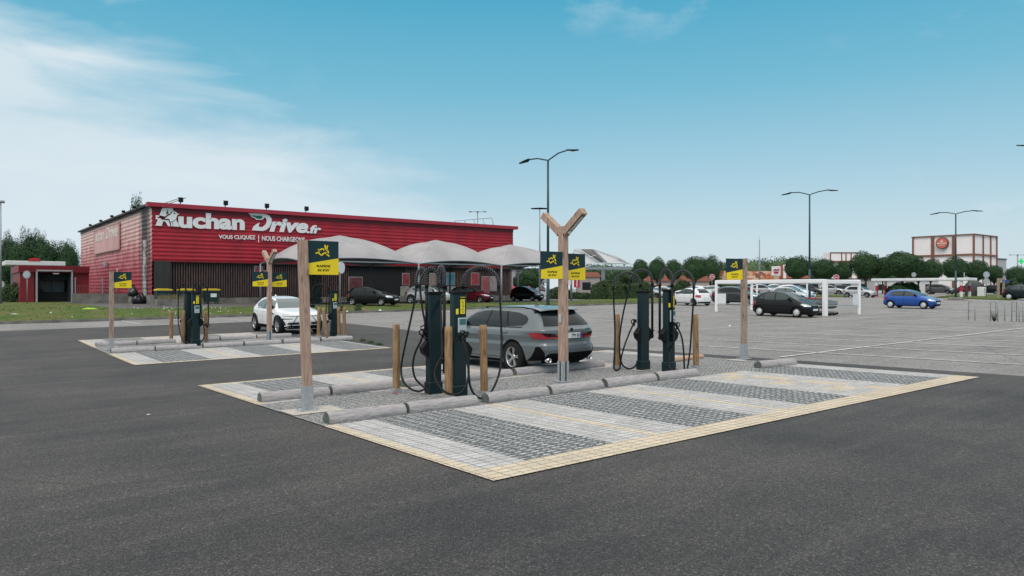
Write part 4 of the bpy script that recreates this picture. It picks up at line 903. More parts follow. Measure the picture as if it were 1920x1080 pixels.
# ================================================================== CHARGING STATIONS
COILM = mat('spring coil', (.09, .095, .10), .35, spec=.6)  # lighter than the black hose: the grey stands in for highlights on the turns
CSH = dict(A=12.75, B=12.2, C=16.0, D=15.6)
def coil(w, pts, r0, pitch=.034, rr=.006):
    pts = [Vector(p) for p in pts]; out_ = []; acc = 0; prev = None
    for i in range(len(pts)-1):
        d = pts[i+1]-pts[i]; L = d.length; dn = d.normalized()
        a = prev-dn*prev.dot(dn) if prev is not None else dn.orthogonal()
        a.normalize(); prev = a; b = dn.cross(a); n = max(2, int(L/pitch*7))
        for k in range(n):
            ph = (acc+L*k/n)/pitch*2*math.pi; out_.append(pts[i]+d*k/n+a*(r0*math.cos(ph))+b*(r0*math.sin(ph)))
        acc += L
    w.tube(out_, rr, 4)
def station(px, py, ht, face, label, t, masts, cables, group='dark green charging stations', detail=True, holster=None, dz=.02, w_=.25, d_=.15):
    """face -1 shows its screen to -y, +1 to +y. masts: (px, pxbase-y, top-y, t); cables: lists of (px, py, t) for arch and hang"""
    q = Q(px, py, t); z = G(q.x, q.y)+dz; o = Vector((q.x, q.y, z))
    r = thing('charging_station', label, 'charging station', o, 0, group)
    MB().bbox((0, 0, .04+ht/2-.02), (w_, d_, ht-.06), .018).build('casing', STATION, r)
    MB().bbox((0, 0, ht+.005), (w_+.03, d_+.03, .05), .01).build('cap', BLACK, r)
    MB().bbox((0, 0, .10), (w_+.03, d_+.03, .20), .012).build('plinth', STATION, r)
    fy = face*(d_/2+.004); sx = -face
    MB().box((-face*.035*(-1)*(-1), fy, ht-.23), (.085, .012, .24)).build('price_label', LBL_Y, r)
    w = MB()
    for k in range(9): w.box((-face*.035+rnd.uniform(-.006, .006), fy+face*.007, ht-.135-.024*k), (.055-.01*(k % 3), .003, .007))
    w.build('label_print', BLACK, r)
    MB().box((face*.072, fy, ht-.31), (.045, .010, .09)).build('small_label', LBL_Y, r)
    text_fit('lettering', 'rapide', -.01, .09, ht-.085, ht-.065, 0, LBL_Y, r, .003, .02, T=Matrix.Translation((0, fy, 0)) @ (Matrix.Rotation(math.pi, 4, 'Z') if face > 0 else Matrix.Identity(4)))
    c = MB().bbox((-face*.02, fy+face*.012, ht-.54), (.165, .03, .25), .008).build('display_unit', LGREY, r)
    MB().box((-face*.02, fy+face*.029, ht-.48), (.125, .006, .095)).build('screen', SCREEN, c)
    for k in (-.04, 0, .04): MB().cyl((-face*.02+k, fy+face*.026, ht-.62), (-face*.02+k, fy+face*.033, ht-.62), .009, n=10).build('button', BLACK, c)
    for s_ in (-1, 1):
        w = MB(); w.prism([(s_*w_/2, .62), (s_*(w_/2+.10), .70), (s_*(w_/2+.13), .80), (s_*(w_/2+.02), .92), (s_*w_/2, .92)], -.06, .06); w.build('plug_holster', BLACK, r)
    for (mx, yb, yt, mt) in masts:
        a, b_ = Q(mx, yb, mt)-o, Q(mx, yt, mt)-o; w = MB(); w.cyl(a, b_, .027, n=12); w.cyl(b_-Vector((0, 0, .05)), b_+Vector((0, 0, .03)), .036, .032, n=12)
        w.build('mast', BLACK, r)
        w = MB(); 
        for zz in (a.z+.04, a.z+.16): w.cyl((a.x, a.y, zz), (a.x, a.y, zz+.02), .05, n=12); d = Vector((0, 0, zz+.01))-Vector((a.x, a.y, zz+.01)); w.tube([(a.x, a.y, zz+.01), (a.x+d.x*.8, a.y+d.y*.8, zz+.01)], .014, 6)
        w.build('mast_bracket', BLACK, r)
    for arch, hang in cables:
        A_ = [Q(*p)-o for p in arch]; Hh = [Q(*p)-o for p in hang]
        w = MB(); pts = cat_rom(A_, 6); w.tube(pts, .015, 7)
        if detail: wc = MB(); coil(wc, pts, .032, .042, .007); wc.build('spring_coil', COILM, r)
        else: w.tube(pts, .026, 6)
        w.cyl(A_[-1]+Vector((0, 0, .03)), A_[-1]-Vector((0, 0, .07)), .034, .028, n=10)
        w.build('spring_arch', RUBBER, r)
        w = MB(); w.tube(cat_rom([A_[-1]]+Hh, 6), .0185, 8); w.build('charging_cable', RUBBER, r)
        e = Hh[-1]
        if e.z < .35: continue
        d = (Hh[-2]-e).normalized() if len(Hh) > 1 else Vector((0, 0, -1)); sd_ = 1 if e.x < 0 else -1
        w = MB(); w.cyl(e+Vector((0, 0, -.05)), e+Vector((sd_*.03, 0, .06)), .024, .03, n=10); w.cyl(e+Vector((sd_*.03, 0, .06)), e+Vector((sd_*.10, 0, .06)), .036, .034, n=12)
        w.tube([e+Vector(p) for p in ((0, 0, -.02), (-sd_*.07, 0, .02), (-sd_*.075, 0, .07), (0, 0, .10), (sd_*.04, 0, .08))], .012, 6); w.build('charging_plug', BLACK, r)
    return r
tA, tB, tC, tD = CSH['A'], CSH['B'], CSH['C'], CSH['D']
station(813, 737, 1.74, 1, 'left rear station of the front-left twin chargers, with small yellow sticker and drooping cables', tA, [(800, 640, 534, 12.7)],
  [([(800, 533, 12.7), (799, 517, 12.75), (794, 504, 12.85), (787, 506, 12.95), (782, 518, 13.05), (781, 533, 13.05)], [(778, 560, 13), (770, 600, 12.95), (757, 660, 12.9), (752, 692, 12.9), (756, 714, 12.8), (770, 729, 12.7), (786, 733.5, 12.6), (797, 728, 12.6), (790, 722, 12.7), (778, 708, 12.7), (774, 685, 12.7), (779, 660, 12.7), (788, 642, 12.7), (793, 628, 12.7)]),
   ([(821, 533, 12.6), (820, 514, 12.65), (811, 503, 12.7), (800, 507, 12.75), (791, 520, 12.8), (787, 534, 12.85)], [(789, 556, 12.8), (793, 585, 12.75), (797, 606, 12.7), (796, 620, 12.7)])])
station(859, 748, 1.74, -1, 'right front station of the front-left twin chargers, with screen and yellow price label', tB, [(868, 640, 535, 12.3), (833, 700, 535, 12.4)],
  [([(868, 533, 12.3), (871, 519, 12.35), (882, 507, 12.45), (902, 501, 12.55), (920, 507, 12.6), (931, 519, 12.65), (935, 534, 12.65)], [(938, 570, 12.6), (940, 620, 12.5), (940, 670, 12.35), (936, 700, 12.2), (926, 726, 12.05), (915, 742, 11.9), (905, 747, 11.85), (893, 743, 11.85), (883, 728, 11.85), (879, 705, 11.85), (878, 670, 11.9), (872, 645, 11.95), (868, 632, 12.0)]),
   ([(833, 533, 12.4), (833, 514, 12.5), (829, 500, 12.65), (824, 504, 12.8), (822, 518, 12.9), (823, 533, 12.9)], [(826, 570, 12.7), (828, 620, 12.4), (829, 665, 12.1), (820, 683, 11.95), (815, 700, 11.9), (819, 716, 11.8), (832, 733, 11.7), (850, 740, 11.7), (866, 735, 11.7), (877, 715, 11.75), (878, 690, 11.8), (872, 655, 11.85), (866, 636, 11.9)])])
station(1206, 694, 1.70, 1, 'left station of the right-hand twin chargers, with looped cables over the dark bollard', tC, [(1201, 620, 533, 16), (1223, 634, 531, 16.1)],
  [([(1200, 534, 16), (1197, 522, 16), (1188, 514, 16), (1175, 511, 16), (1162, 516, 16), (1153, 526, 16), (1150, 537, 16)], [(1151, 570, 16), (1153, 620, 16), (1152, 665, 15.9), (1151, 685, 15.9), (1154, 694, 15.8), (1162, 690, 15.9), (1165, 670, 15.9), (1172, 645, 15.9), (1181, 622, 15.95), (1188, 607, 16)]),
   ([(1223, 531, 16.1), (1220, 517, 16.1), (1212, 508, 16.1), (1201, 506, 16.1), (1190, 511, 16.1), (1183, 524, 16.1)], [(1177, 550, 16.1), (1168, 590, 16.1), (1162, 630, 16.1), (1162, 660, 16.1), (1166, 682, 16.1), (1177, 691, 16.1), (1188, 689, 16.1), (1196, 680, 16.05)])])
station(1254, 698, 1.72, -1, 'right station of the right-hand twin chargers, with yellow labels and cables looping right', tD, [(1237, 637, 533, 15.7), (1260, 640, 533, 15.5)],
  [([(1237, 533, 15.7), (1239, 518, 15.7), (1244, 508, 15.7), (1251, 506, 15.7), (1257, 512, 15.7), (1261, 526, 15.7)], [(1263, 560, 15.7), (1264, 600, 15.7), (1263, 640, 15.6), (1256, 665, 15.4), (1254, 685, 15.3), (1262, 697, 15.2), (1268, 700, 15.2), (1264, 690, 15.3)]),
   ([(1261, 533, 15.5), (1264, 519, 15.5), (1272, 510, 15.5), (1282, 508, 15.5), (1293, 514, 15.5), (1299, 524, 15.5), (1301, 536, 15.5)], [(1300, 565, 15.5), (1297, 610, 15.5), (1294, 655, 15.5), (1289, 690, 15.45), (1286, 697, 15.4), (1283, 688, 15.4), (1282, 660, 15.4), (1278, 632, 15.45), (1270, 613, 15.5)])])
for nm, px, py, tt, mx in (('C', 1223, 634, 16.1, 0), ('D', 1237, 637, 15.7, 0)): pass
tE = 24.7
station(367, 644, 1.76, -1, 'front station of the rear left twin chargers, with screen, before the yellow lidded bins', tE, [(375, 610, 546, 24.7), (349, 640, 546, 24.8)],
  [([(375, 545, 24.7), (377, 535, 24.7), (383, 531, 24.7), (388, 538, 24.7), (390, 552, 24.7)], [(391, 580, 24.7), (391, 605, 24.7), (389, 612, 24.6)]),
   ([(349, 545, 24.8), (346, 535, 24.8), (342, 532, 24.8), (337, 538, 24.8), (335, 552, 24.8)], [(334, 580, 24.7), (335, 610, 24.6), (341, 635, 24.4), (350, 646, 24.3), (352, 640, 24.4)])], detail=False)
station(352, 641, 1.76, 1, 'back station of the rear left twin chargers, mostly hidden by its twin', 25.5, [(362, 600, 546, 25.4)],
  [([(362, 545, 25.4), (364, 536, 25.4), (369, 531, 25.4), (374, 536, 25.4), (376, 552, 25.4)], [(378, 590, 25.4), (383, 620, 25.2), (381, 636, 25), (374, 642, 25), (371, 625, 25), (367, 608, 25)])], detail=False)
station(626, 633, 1.74, -1, 'rear right charging station with yellow label, right of the white electric car', 28.9, [(633, 600, 546, 28.9), (617, 600, 548, 28.9)],
  [([(633, 545, 28.9), (632, 535, 28.9), (626, 530, 28.9), (620, 532, 28.9), (616, 540, 28.9)], [(613, 560, 28.9), (611, 590, 28.8), (613, 605, 28.7)]),
   ([(617, 548, 28.9), (612, 537, 28.9), (603, 533, 28.9), (592, 536, 28.9), (585, 546, 28.9), (581, 558, 28.9)], [(577, 580, 28.9), (573, 605, 28.8), (570, 625, 28.6), (560, 635, 28.4)])], detail=False)

# ================================================================== CARS
def interp(tab, z):
    if z <= tab[0][0]: return tab[0][1]
    for (a, va), (b, vb) in zip(tab, tab[1:]):
        if z <= b: return va+(vb-va)*(z-a)/(b-a)
    return tab[-1][1]
SPEC = {
 'estate': dict(L=4.71, wx=(1.50, -1.35), wr=.335, track=.80,
   XF=[(.2,2.18),(.3,2.32),(.5,2.355),(.68,2.30),(.78,2.12),(.86,1.75),(.93,1.25),(.98,1.0),(1.1,.78),(1.25,.50),(1.36,.22),(1.41,-.02),(1.435,-.3),(1.45,-.6)],
   XT=[(.2,-2.05),(.27,-2.20),(.38,-2.33),(.52,-2.36),(.6,-2.345),(.66,-2.315),(.72,-2.31),(.88,-2.315),(.93,-2.30),(.97,-2.25),(1.02,-2.20),(1.15,-2.08),(1.28,-1.93),(1.355,-1.82),(1.40,-1.62),(1.43,-1.2),(1.45,-.9)],
   WW=[(.2,.82),(.28,.875),(.45,.90),(.60,.905),(.68,.892),(.75,.900),(.80,.912),(.88,.900),(.92,.885),(.965,.85),(1.0,.83),(1.15,.755),(1.3,.665),(1.37,.61),(1.41,.54),(1.435,.42),(1.45,.25)],
   wf=[[(.72,1.0),(.62,1.07),(.30,1.27),(-.02,1.335),(-.30,1.345),(-.30,1.0)]], wr_=[[(-.36,1.0),(-.36,1.345),(-.9,1.33),(-1.10,1.01)], [(-1.17,1.01),(-.97,1.33),(-1.35,1.30),(-1.62,1.235),(-1.72,1.17),(-1.72,1.09),(-1.62,1.03)]],
   ws=(1.02,1.37,.80), rw=(1.02,1.30,.70)),
 'crossover': dict(L=4.20, wx=(1.36, -1.33), wr=.355, track=.79,
   XF=[(.2,1.92),(.32,2.05),(.55,2.09),(.78,2.04),(.9,1.82),(.97,1.45),(1.03,1.05),(1.15,.80),(1.3,.48),(1.42,.12),(1.47,-.15),(1.495,-.4),(1.51,-.6)],
   XT=[(.2,-1.92),(.35,-2.06),(.6,-2.10),(.85,-2.05),(1.0,-1.98),(1.1,-1.88),(1.28,-1.62),(1.40,-1.40),(1.46,-1.15),(1.49,-.95),(1.51,-.8)],
   WW=[(.2,.80),(.3,.86),(.5,.88),(.75,.885),(.92,.875),(1.0,.84),(1.06,.80),(1.25,.70),(1.38,.62),(1.45,.54),(1.49,.42),(1.51,.25)],
   wf=[[(.82,1.06),(.45,1.31),(.05,1.405),(-.28,1.42),(-.28,1.03)]], wr_=[[(-.34,1.03),(-.34,1.42),(-.85,1.38),(-1.15,1.28),(-1.3,1.17),(-1.1,1.07)]],
   ws=(1.06,1.42,.78), rw=(1.10,1.38,.64)),
 'hatch': dict(L=3.86, wx=(1.19, -1.22), wr=.295, track=.73,
   XF=[(.18,1.78),(.3,1.90),(.5,1.93),(.66,1.88),(.76,1.68),(.86,1.25),(.93,.98),(1.08,.72),(1.22,.42),(1.33,.12),(1.39,-.12),(1.42,-.35),(1.43,-.5)],
   XT=[(.18,-1.75),(.32,-1.91),(.5,-1.94),(.62,-1.90),(.85,-1.86),(.98,-1.78),(1.2,-1.58),(1.32,-1.40),(1.38,-1.2),(1.41,-.95),(1.43,-.75)],
   WW=[(.18,.76),(.28,.80),(.48,.825),(.7,.825),(.85,.80),(.93,.76),(1.1,.70),(1.25,.635),(1.34,.575),(1.39,.49),(1.42,.38),(1.43,.22)],
   wf=[[(.72,.97),(.36,1.20),(.02,1.305),(-.22,1.32),(-.22,.96)]], wr_=[[(-.29,.96),(-.29,1.32),(-.85,1.31),(-1.08,1.27),(-1.30,1.06),(-1.22,.98)]],
   ws=(.97,1.34,.80), rw=(1.0,1.32,.70)),
 'round': dict(L=3.86, wx=(1.21, -1.24), wr=.30, track=.73,
   XF=[(.18,1.80),(.3,1.90),(.5,1.93),(.68,1.88),(.80,1.68),(.92,1.35),(1.0,1.12),(1.15,.82),(1.3,.48),(1.42,.12),(1.48,-.15),(1.51,-.38),(1.52,-.5)],
   XT=[(.18,-1.77),(.32,-1.91),(.5,-1.93),(.7,-1.88),(.95,-1.80),(1.1,-1.70),(1.25,-1.55),(1.38,-1.30),(1.46,-1.05),(1.50,-.80),(1.52,-.65)],
   WW=[(.18,.76),(.28,.80),(.48,.83),(.72,.83),(.9,.80),(.99,.76),(1.18,.70),(1.34,.63),(1.43,.56),(1.48,.47),(1.51,.35),(1.52,.22)],
   wf=[[(.88,1.03),(.62,1.17),(.30,1.33),(.02,1.40),(-.20,1.42),(-.20,1.0)]], wr_=[[(-.27,1.0),(-.27,1.42),(-.75,1.39),(-.98,1.32),(-.98,1.02)], [(-1.03,1.03),(-1.03,1.30),(-1.2,1.20),(-1.34,1.05)]],
   ws=(1.03,1.43,.80), rw=(1.08,1.40,.68)),
}
def scaled(base, sx, sz, sy=1, L=None):
    s = SPEC[base]; o = dict(s); o['L'] = s['L']*sx; o['wx'] = tuple(v*sx for v in s['wx']); o['track'] = s['track']*sy; o['wr'] = s['wr']*(1+(sx-1)*.5)
    for k, m_ in (('XF', sx), ('XT', sx), ('WW', sy)): o[k] = [(z*sz, v*m_) for z, v in s[k]]
    for k in ('wf', 'wr_'): o[k] = [[(x*sx, z*sz) for x, z in p] for p in s[k]]
    for k in ('ws', 'rw'): a = s[k]; o[k] = (a[0]*sz, a[1]*sz, a[2])
    return o
SPEC['compact'] = scaled('hatch', 1.10, 1.03, 1.05); SPEC['suv'] = scaled('crossover', 1.07, 1.06, 1.02); SPEC['mpv'] = scaled('round', 1.12, 1.08, 1.06); SPEC['city'] = scaled('round', .93, 1.0, .98)
class Car:
    def __init__(s, sp):
        s.__dict__.update(sp); s.z0 = s.WW[0][0]; s.z1 = s.WW[-1][0]; s.belt = s.ws[0]
    def n(s, z, fr=1):
        u = min(1, max(0, (z-s.belt+.22)/.30)); u = u*u*(3-2*u)
        return 5.2+u*(3.8 if fr > 0 else .8)
    def par(s, z, fr=1):
        f, t = interp(s.XF, z), interp(s.XT, z); return (f+t)/2, (f-t)/2, interp(s.WW, z), s.n(z, fr)
    def hw(s, x, z):
        c, L, w, n = s.par(z); n = s.n(z, x-c); u = min(.9999, abs((x-c)/L)); y = w*(1-u**n)**(1/n)
        for wx in s.wx:                                 # haunches over the wheels
            y += .016*math.exp(-((x-wx)/.30)**2)*max(0, 1-((z-.62)/.28)**2)*(1-u**6)
        return y
    def fx(s, y, z, sg=1):
        c, L, w, n = s.par(z, sg); u = min(.9995, abs(y)/w); return c+sg*L*(1-u**n)**(1/n)
def patch(w, poly, fn, cell=.09, mi=0):
    bm = bmesh.new(); vs = [bm.verts.new((a, b, 0)) for a, b in poly]; bm.faces.new(vs)
    for ax in (0, 1):
        lo, hi = min(p[ax] for p in poly), max(p[ax] for p in poly); k = lo+cell
        while k < hi-.01:
            no = (1, 0, 0) if ax == 0 else (0, 1, 0); co_ = (k, 0, 0) if ax == 0 else (0, k, 0)
            bmesh.ops.bisect_plane(bm, geom=bm.verts[:]+bm.edges[:]+bm.faces[:], plane_co=co_, plane_no=no); k += cell
    bm.verts.index_update(); w.add([fn(v.co.x, v.co.y) for v in bm.verts], [[v.index for v in f.verts] for f in bm.faces], mi, True); bm.free()
PROTO = {}
def car_meshes(kind, style):
    key = (kind, style)
    if key in PROTO: return PROTO[key]
    c = Car(SPEC[kind]); parts = []                      # (name, mesh, materials, parent index)
    hero = style in ('estate', 'ev')
    zs = sorted(set([round(c.z0+(c.z1-c.z0)*i/46, 4) for i in range(47)]+[z for z, _ in c.XF]+[z for z, _ in c.XT]+[z for z, _ in c.WW]))
    NA = 144 if hero else 88; vs = []
    for z in zs:
        cc, L, w_, n = c.par(z)
        for k in range(NA):
            a = 2*math.pi*k/NA; ca, sa = math.cos(a), math.sin(a); n = c.n(z, ca)
            # even spacing along a superellipse
            r = (abs(ca)**n+abs(sa)**n)**(-1/n); x = cc+L*r*ca; y = w_*r*sa
            if abs(sa) > .15:
                y2 = c.hw(x, z); y = math.copysign(y2, sa) if abs(ca) < .985 else y
            vs.append((x, y, z))
    fs = [(j*NA+k, j*NA+(k+1) % NA, (j+1)*NA+(k+1) % NA, (j+1)*NA+k) for j in range(len(zs)-1) for k in range(NA)]
    w = MB(); w.add(vs, fs, 0, True); top = len(zs)-1
    w.add(vs[top*NA:], [tuple(range(NA))], 0, True); w.add(vs[:NA], [tuple(range(NA-1, -1, -1))], 1)
    me = w.build('body', [None, UNDER], mesh_only=True)
    ob = bpy.data.objects.new('tmp', me); COL.objects.link(ob)
    cut = MB()
    for wx in c.wx:
        for sg in (-1, 1): cut.cyl((wx, sg*(c.track-.22), c.wr), (wx, sg*1.3, c.wr), c.wr*1.17, n=36)
    cm = cut.build('cut', [UNDER], mesh_only=True); co_ = bpy.data.objects.new('cut', cm); COL.objects.link(co_)
    md = ob.modifiers.new('b', 'BOOLEAN'); md.operation = 'DIFFERENCE'; md.object = co_; md.solver = 'EXACT'; md.material_mode = 'TRANSFER'
    me2 = bpy.data.meshes.new_from_object(ob.evaluated_get(bpy.context.evaluated_depsgraph_get())); me2.name = 'body'
    bpy.data.objects.remove(ob); bpy.data.objects.remove(co_)
    smooth_by_angle(me2, 32); body_mats = [m_.name if m_ else None for m_ in me2.materials]
    if not hero:
        bm = bmesh.new(); bm.from_mesh(me2); bm.to_mesh(me2); bm.free()
    parts.append(('body', me2, 'BODY', -1))
    def part(name, w, mats, par=-1): parts.append((name, w.build(name, mats, mesh_only=True, fixn=False), None, par)); return len(parts)-1
    def side(sg, off):
        def f(x, z):
            cc, L, w_, n = c.par(z); u = (x-cc)/L; return (x+off*2.2*u*abs(u)**3, sg*(c.hw(x, z)+off), z)
        return f
    def endf(sg, off):
        def f(y, z):
            w_ = interp(c.WW, z); u = y/w_; k = abs(u)**4; return (c.fx(y, z, sg)+sg*off, y*(1+off*2.0*k/w_), z)
        return f
    front = lambda off: endf(1, off); tail = lambda off: endf(-1, off)
    gl_ = GLASS_L if style in ('ev', 'pale') else (GLASS_M if style in ('hub', 'c3new') else GLASS)
    # glazing
    for sg in (-1, 1):
        sc_ = lambda p, k: [((x-sum(q[0] for q in p)/len(p))*k+sum(q[0] for q in p)/len(p), (z-sum(q[1] for q in p)/len(p))*(k+.03)+sum(q[1] for q in p)/len(p)) for x, z in p]
        for grp in (c.wf, c.wr_):
            for pl in grp:
                w = MB(); patch(w, pl, side(sg, .009), .045); part('window', w, gl_)
        allx = [p for pl in c.wf+c.wr_ for p in pl]
        w = MB()                                          # dark trim below and between the panes
        if len(c.wr_) > 1: g1, g2 = c.wr_[0], c.wr_[1]; patch(w, [g1[-2], g1[-1], g2[0], g2[1]], side(sg, .007), .05)
        x0, x1 = min(p[0] for p in allx), max(p[0] for p in allx); zb = min(p[1] for p in allx)
        x0 = min(p[0] for pl in c.wr_ for p in pl if p[1] < zb+.09); patch(w, [(x0, zb-.020), (x1-.05, zb-.020), (x1-.05, zb-.002), (x0, zb-.002)], side(sg, .008))
        pf = c.wf[0]; px_ = min(p[0] for p in pf); zt = max(p[1] for p in pf); patch(w, [(px_-.07, zb), (px_+.002, zb), (px_+.002, zt), (px_-.07, zt-.002)], side(sg, .007), .05); part('window_trim', w, BLACK)
        # door gaps
        w = MB(); zc_ = .32
        for x in (x1-.0 if False else max(p[0] for p in pf)-.02, px_-.035, px_-.035-abs(px_-min(-.9, x0*.62))):
            patch(w, [(x-.006, zc_), (x+.006, zc_), (x+.006, zb-.025), (x-.006, zb-.025)], side(sg, .0025))
        patch(w, [(px_-.95, zc_-.006), (max(p[0] for p in pf)-.02, zc_-.006), (max(p[0] for p in pf)-.02, zc_+.006), (px_-.95, zc_+.006)], side(sg, .0025)); part('door_gap', w, UNDER)
        for x in (px_+.16, px_-.80):
            w = MB(); y = c.hw(x, zb-.13); w.bbox((x, sg*(y+.018), zb-.13), (.17, .022, .028), .006); 
            part('door_handle', w, [None])
        xm = max(p[0] for p in pf)-.13; w = MB(); y = c.hw(xm, zb+.02); w.bbox((xm, sg*(y+.10), zb+.07), (.13, .21, .13), .03); w.tube([(xm, sg*(y-.02), zb+.01), (xm, sg*(y+.06), zb+.04)], .02)
        part('wing_mirror', w, [BLACK if style in ('ev', 'estate', 'dark') or True else None])
        w = MB(); patch(w, [(c.wx[1]+c.wr*1.25, c.z0+.01), (c.wx[0]-c.wr*1.25, c.z0+.01), (c.wx[0]-c.wr*1.25, c.z0+(.16 if style == 'ev' else .07)), (c.wx[1]+c.wr*1.25, c.z0+(.16 if style == 'ev' else .07))], side(sg, .009)); part('sill', w, UNDER)
    z0, z1, k_ = c.ws; yb_, yt_ = interp(c.WW, z0)*k_*1.08, interp(c.WW, z1)*k_*1.06
    w = MB(); patch(w, [(-yb_, z0), (yb_, z0), (yt_, z1), (-yt_, z1)], front(.018), .04); part('windshield', w, gl_)
    w = MB()
    for s_ in (-1, 1): patch(w, [(s_*.05-.35, z0+.02), (s_*.05+.30, z0+.05), (s_*.05+.30, z0+.065), (s_*.05-.35, z0+.035)], front(.012))
    part('wipers', w, BLACK)
    z0, z1, k_ = c.rw; yb_, yt_ = interp(c.WW, z0)*k_*1.12, interp(c.WW, z1)*k_*1.1
    w = MB(); patch(w, [(-yb_, z0), (yb_, z0), (yt_, z1), (-yt_, z1)], tail(.014), .04); part('rear_window', w, GLASS)
    # lamps
    B = c.belt
    for sg in (-1, 1):
        w = MB(); yo = interp(c.WW, B-.3)
        if style == 'estate':
            patch(w, [(sg*.90*yo, B-.27), (sg*.93*yo, B-.22), (sg*.95*yo, B-.145), (sg*.84*yo, B-.15), (sg*.72*yo, B-.235), (sg*.34*yo, B-.242), (sg*.34*yo, B-.268), (sg*.76*yo, B-.275)], tail(.014), .03); hs_ = MB(); patch(hs_, [(sg*.83*yo, B-.155), (sg*.73*yo, B-.228), (sg*.34*yo, B-.236), (sg*.34*yo, B-.20), (sg*.62*yo, B-.165)], tail(.012), .03); part('light_housing', hs_, UNDER)
        elif style == 'c3new': patch(w, [(sg*.88*yo, B-.34), (sg*.88*yo, B-.12), (sg*.60*yo, B-.14), (sg*.60*yo, B-.34)], tail(.012), .04); patch(w, [(c.fx(.7, B-.2, -1)-.02, B-.32), (c.fx(.7, B-.2, -1)+.2, B-.28), (c.fx(.7, B-.2, -1)+.18, B-.14), (c.fx(.7, B-.2, -1)-.0, B-.14)], side(sg, .009), .05)
        else:
            patch(w, [(sg*.88*yo, B-.40), (sg*.86*yo, B-.10), (sg*.66*yo, B-.12), (sg*.70*yo, B-.38)], tail(.012), .04)
            xt = c.fx(.90*yo, B-.2, -1); patch(w, [(xt-.02, B-.38), (xt+.03, B-.33), (xt+.06, B-.12), (xt-.02, B-.10)], side(sg, .011), .05)
        part('taillight', w, TAIL)
        w = MB(); xf = c.fx(.8*yo, B-.33, 1)
        if style == 'ev': patch(w, [(sg*.90*yo, B-.30), (sg*.90*yo, B-.21), (sg*.5*yo, B-.25), (sg*.52*yo, B-.29)], front(.010), .05); patch(w, [(xf-.05, B-.30), (xf-.3, B-.2), (xf-.02, B-.22)], side(sg, .009), .05)
        else: patch(w, [(sg*.88*yo, B-.40), (sg*.86*yo, B-.24), (sg*.62*yo, B-.27), (sg*.48*yo, B-.36), (sg*.52*yo, B-.41)], front(.012), .04); patch(w, [(xf-.06, B-.40), (xf-.30, B-.27), (xf-.24, B-.22), (xf-.06, B-.25)], side(sg, .011), .05)
        part('headlight', w, LAMP)
    # nose and tail furniture
    w = MB(); zg = B-.40 if style != 'ev' else B-.62
    if style == 'ev':
        patch(w, [(-.70, .42), (.70, .42), (.64, .50), (-.64, .50)], front(.010)); patch(w, [(-.60, .24), (.60, .24), (.80, .31), (.62, .38), (-.62, .38), (-.80, .31)], front(.010))
        for sg in (-1, 1): patch(w, [(sg*.84, .38), (sg*.84, .62), (sg*.80, .64), (sg*.72, .40)], front(.012), .05); patch(w, [(sg*.60, .37), (sg*.30, .78), (sg*.28, .78), (sg*.56, .37)], front(.012), .05); patch(w, [(sg*.86, .63), (sg*.5, .64), (sg*.5, .655), (sg*.86, .665)], front(.012), .05)
        patch(w, [(-.78, B-.31), (.78, B-.31), (.78, B-.295), (-.78, B-.295)], front(.008))
    else:
        patch(w, [(-.42, zg-.07), (.42, zg-.07), (.40, zg+.05), (-.40, zg+.05)], front(.010)); patch(w, [(-.62, .22), (.62, .22), (.58, .36), (-.58, .36)], front(.010))
    part('grille', w, BLACK)
    w = MB(); 
    if style == 'ev': w.prism([(0, .60), (.055, .70), (0, .80), (-.055, .70)], 0, .012, T=Matrix.Translation((c.fx(0, .7)+.012, 0, 0)) @ Matrix.Rotation(R(90), 4, 'Z'))
    else: w.cyl((c.fx(0, B-.33)+.0, 0, B-.33), (c.fx(0, B-.33)+.016, 0, B-.33), .045, n=16)
    part('front_badge', w, CHROME)
    w = MB(); zp = .45 if style != 'ev' else .46; w.bbox((c.fx(0, zp)+.008, 0, zp), (.014, .50, .11), .003); part('number_plate', w, PLATE)
    zr = {'estate': .80}.get(style, B-.42); w = MB(); w.bbox((c.fx(0, zr, -1)-.012, 0, zr), (.014, .52, .115), .003); ip = part('number_plate', w, PLATE)
    w = MB(); w.box((c.fx(0, zr, -1)-.0205, -.245 if style == 'estate' else -.245, zr), (.003, .03, .11)); w.box((c.fx(0, zr, -1)-.0205, .245, zr), (.003, .03, .11)); part('blue_band', w, BLUE_S, ip)
    w = MB()
    if style == 'estate':
        patch(w, [(-.60, .21), (.60, .21), (.68, .27), (.66, .40), (.60, .44), (-.60, .44), (-.66, .40), (-.68, .27)], tail(.012), .04)
        for sg in (-1, 1): patch(w, [(sg*.66, .29), (sg*.81, .27), (sg*.815, .42), (sg*.80, .58), (sg*.765, .59), (sg*.70, .45)], tail(.016), .03)
    else: patch(w, [(-.66, .22), (.66, .22), (.70, .34), (-.70, .34)], tail(.010))
    part('rear_bumper_insert', w, UNDER)
    if style == 'estate':
        w = MB(); patch(w, [(-.80, B-.215), (.80, B-.215), (.80, B-.195), (-.80, B-.195)], tail(.013)); part('light_strip', w, TAIL)
        for sg in (-1, 1):
            w = MB(); xx = c.fx(.62, .30, -1)-.03; w.lathe([(.052, 0), (.052, -.10), (.044, -.10), (.042, .02)], 20, 'X'); w.v = [(xx+.02+v[1], v[0]+sg*.60, v[2]+.29) for v in w.v]; part('exhaust_tip', w, CHROME)
            pts = [(x, sg*(c.hw(x, 1.37)-.02), 1.395-.03*max(0, (x-.1))-.02*max(0, -x-1.3)+.02) for x in (.25, .15, 0, -.3, -.7, -1.1, -1.4, -1.62)]; pts[0] = (pts[0][0], pts[0][1], 1.36); pts[-1] = (pts[-1][0], pts[-1][1], 1.375)
            w = MB(); w.tube(pts, .014, 6); part('roof_rail', w, BLACK)
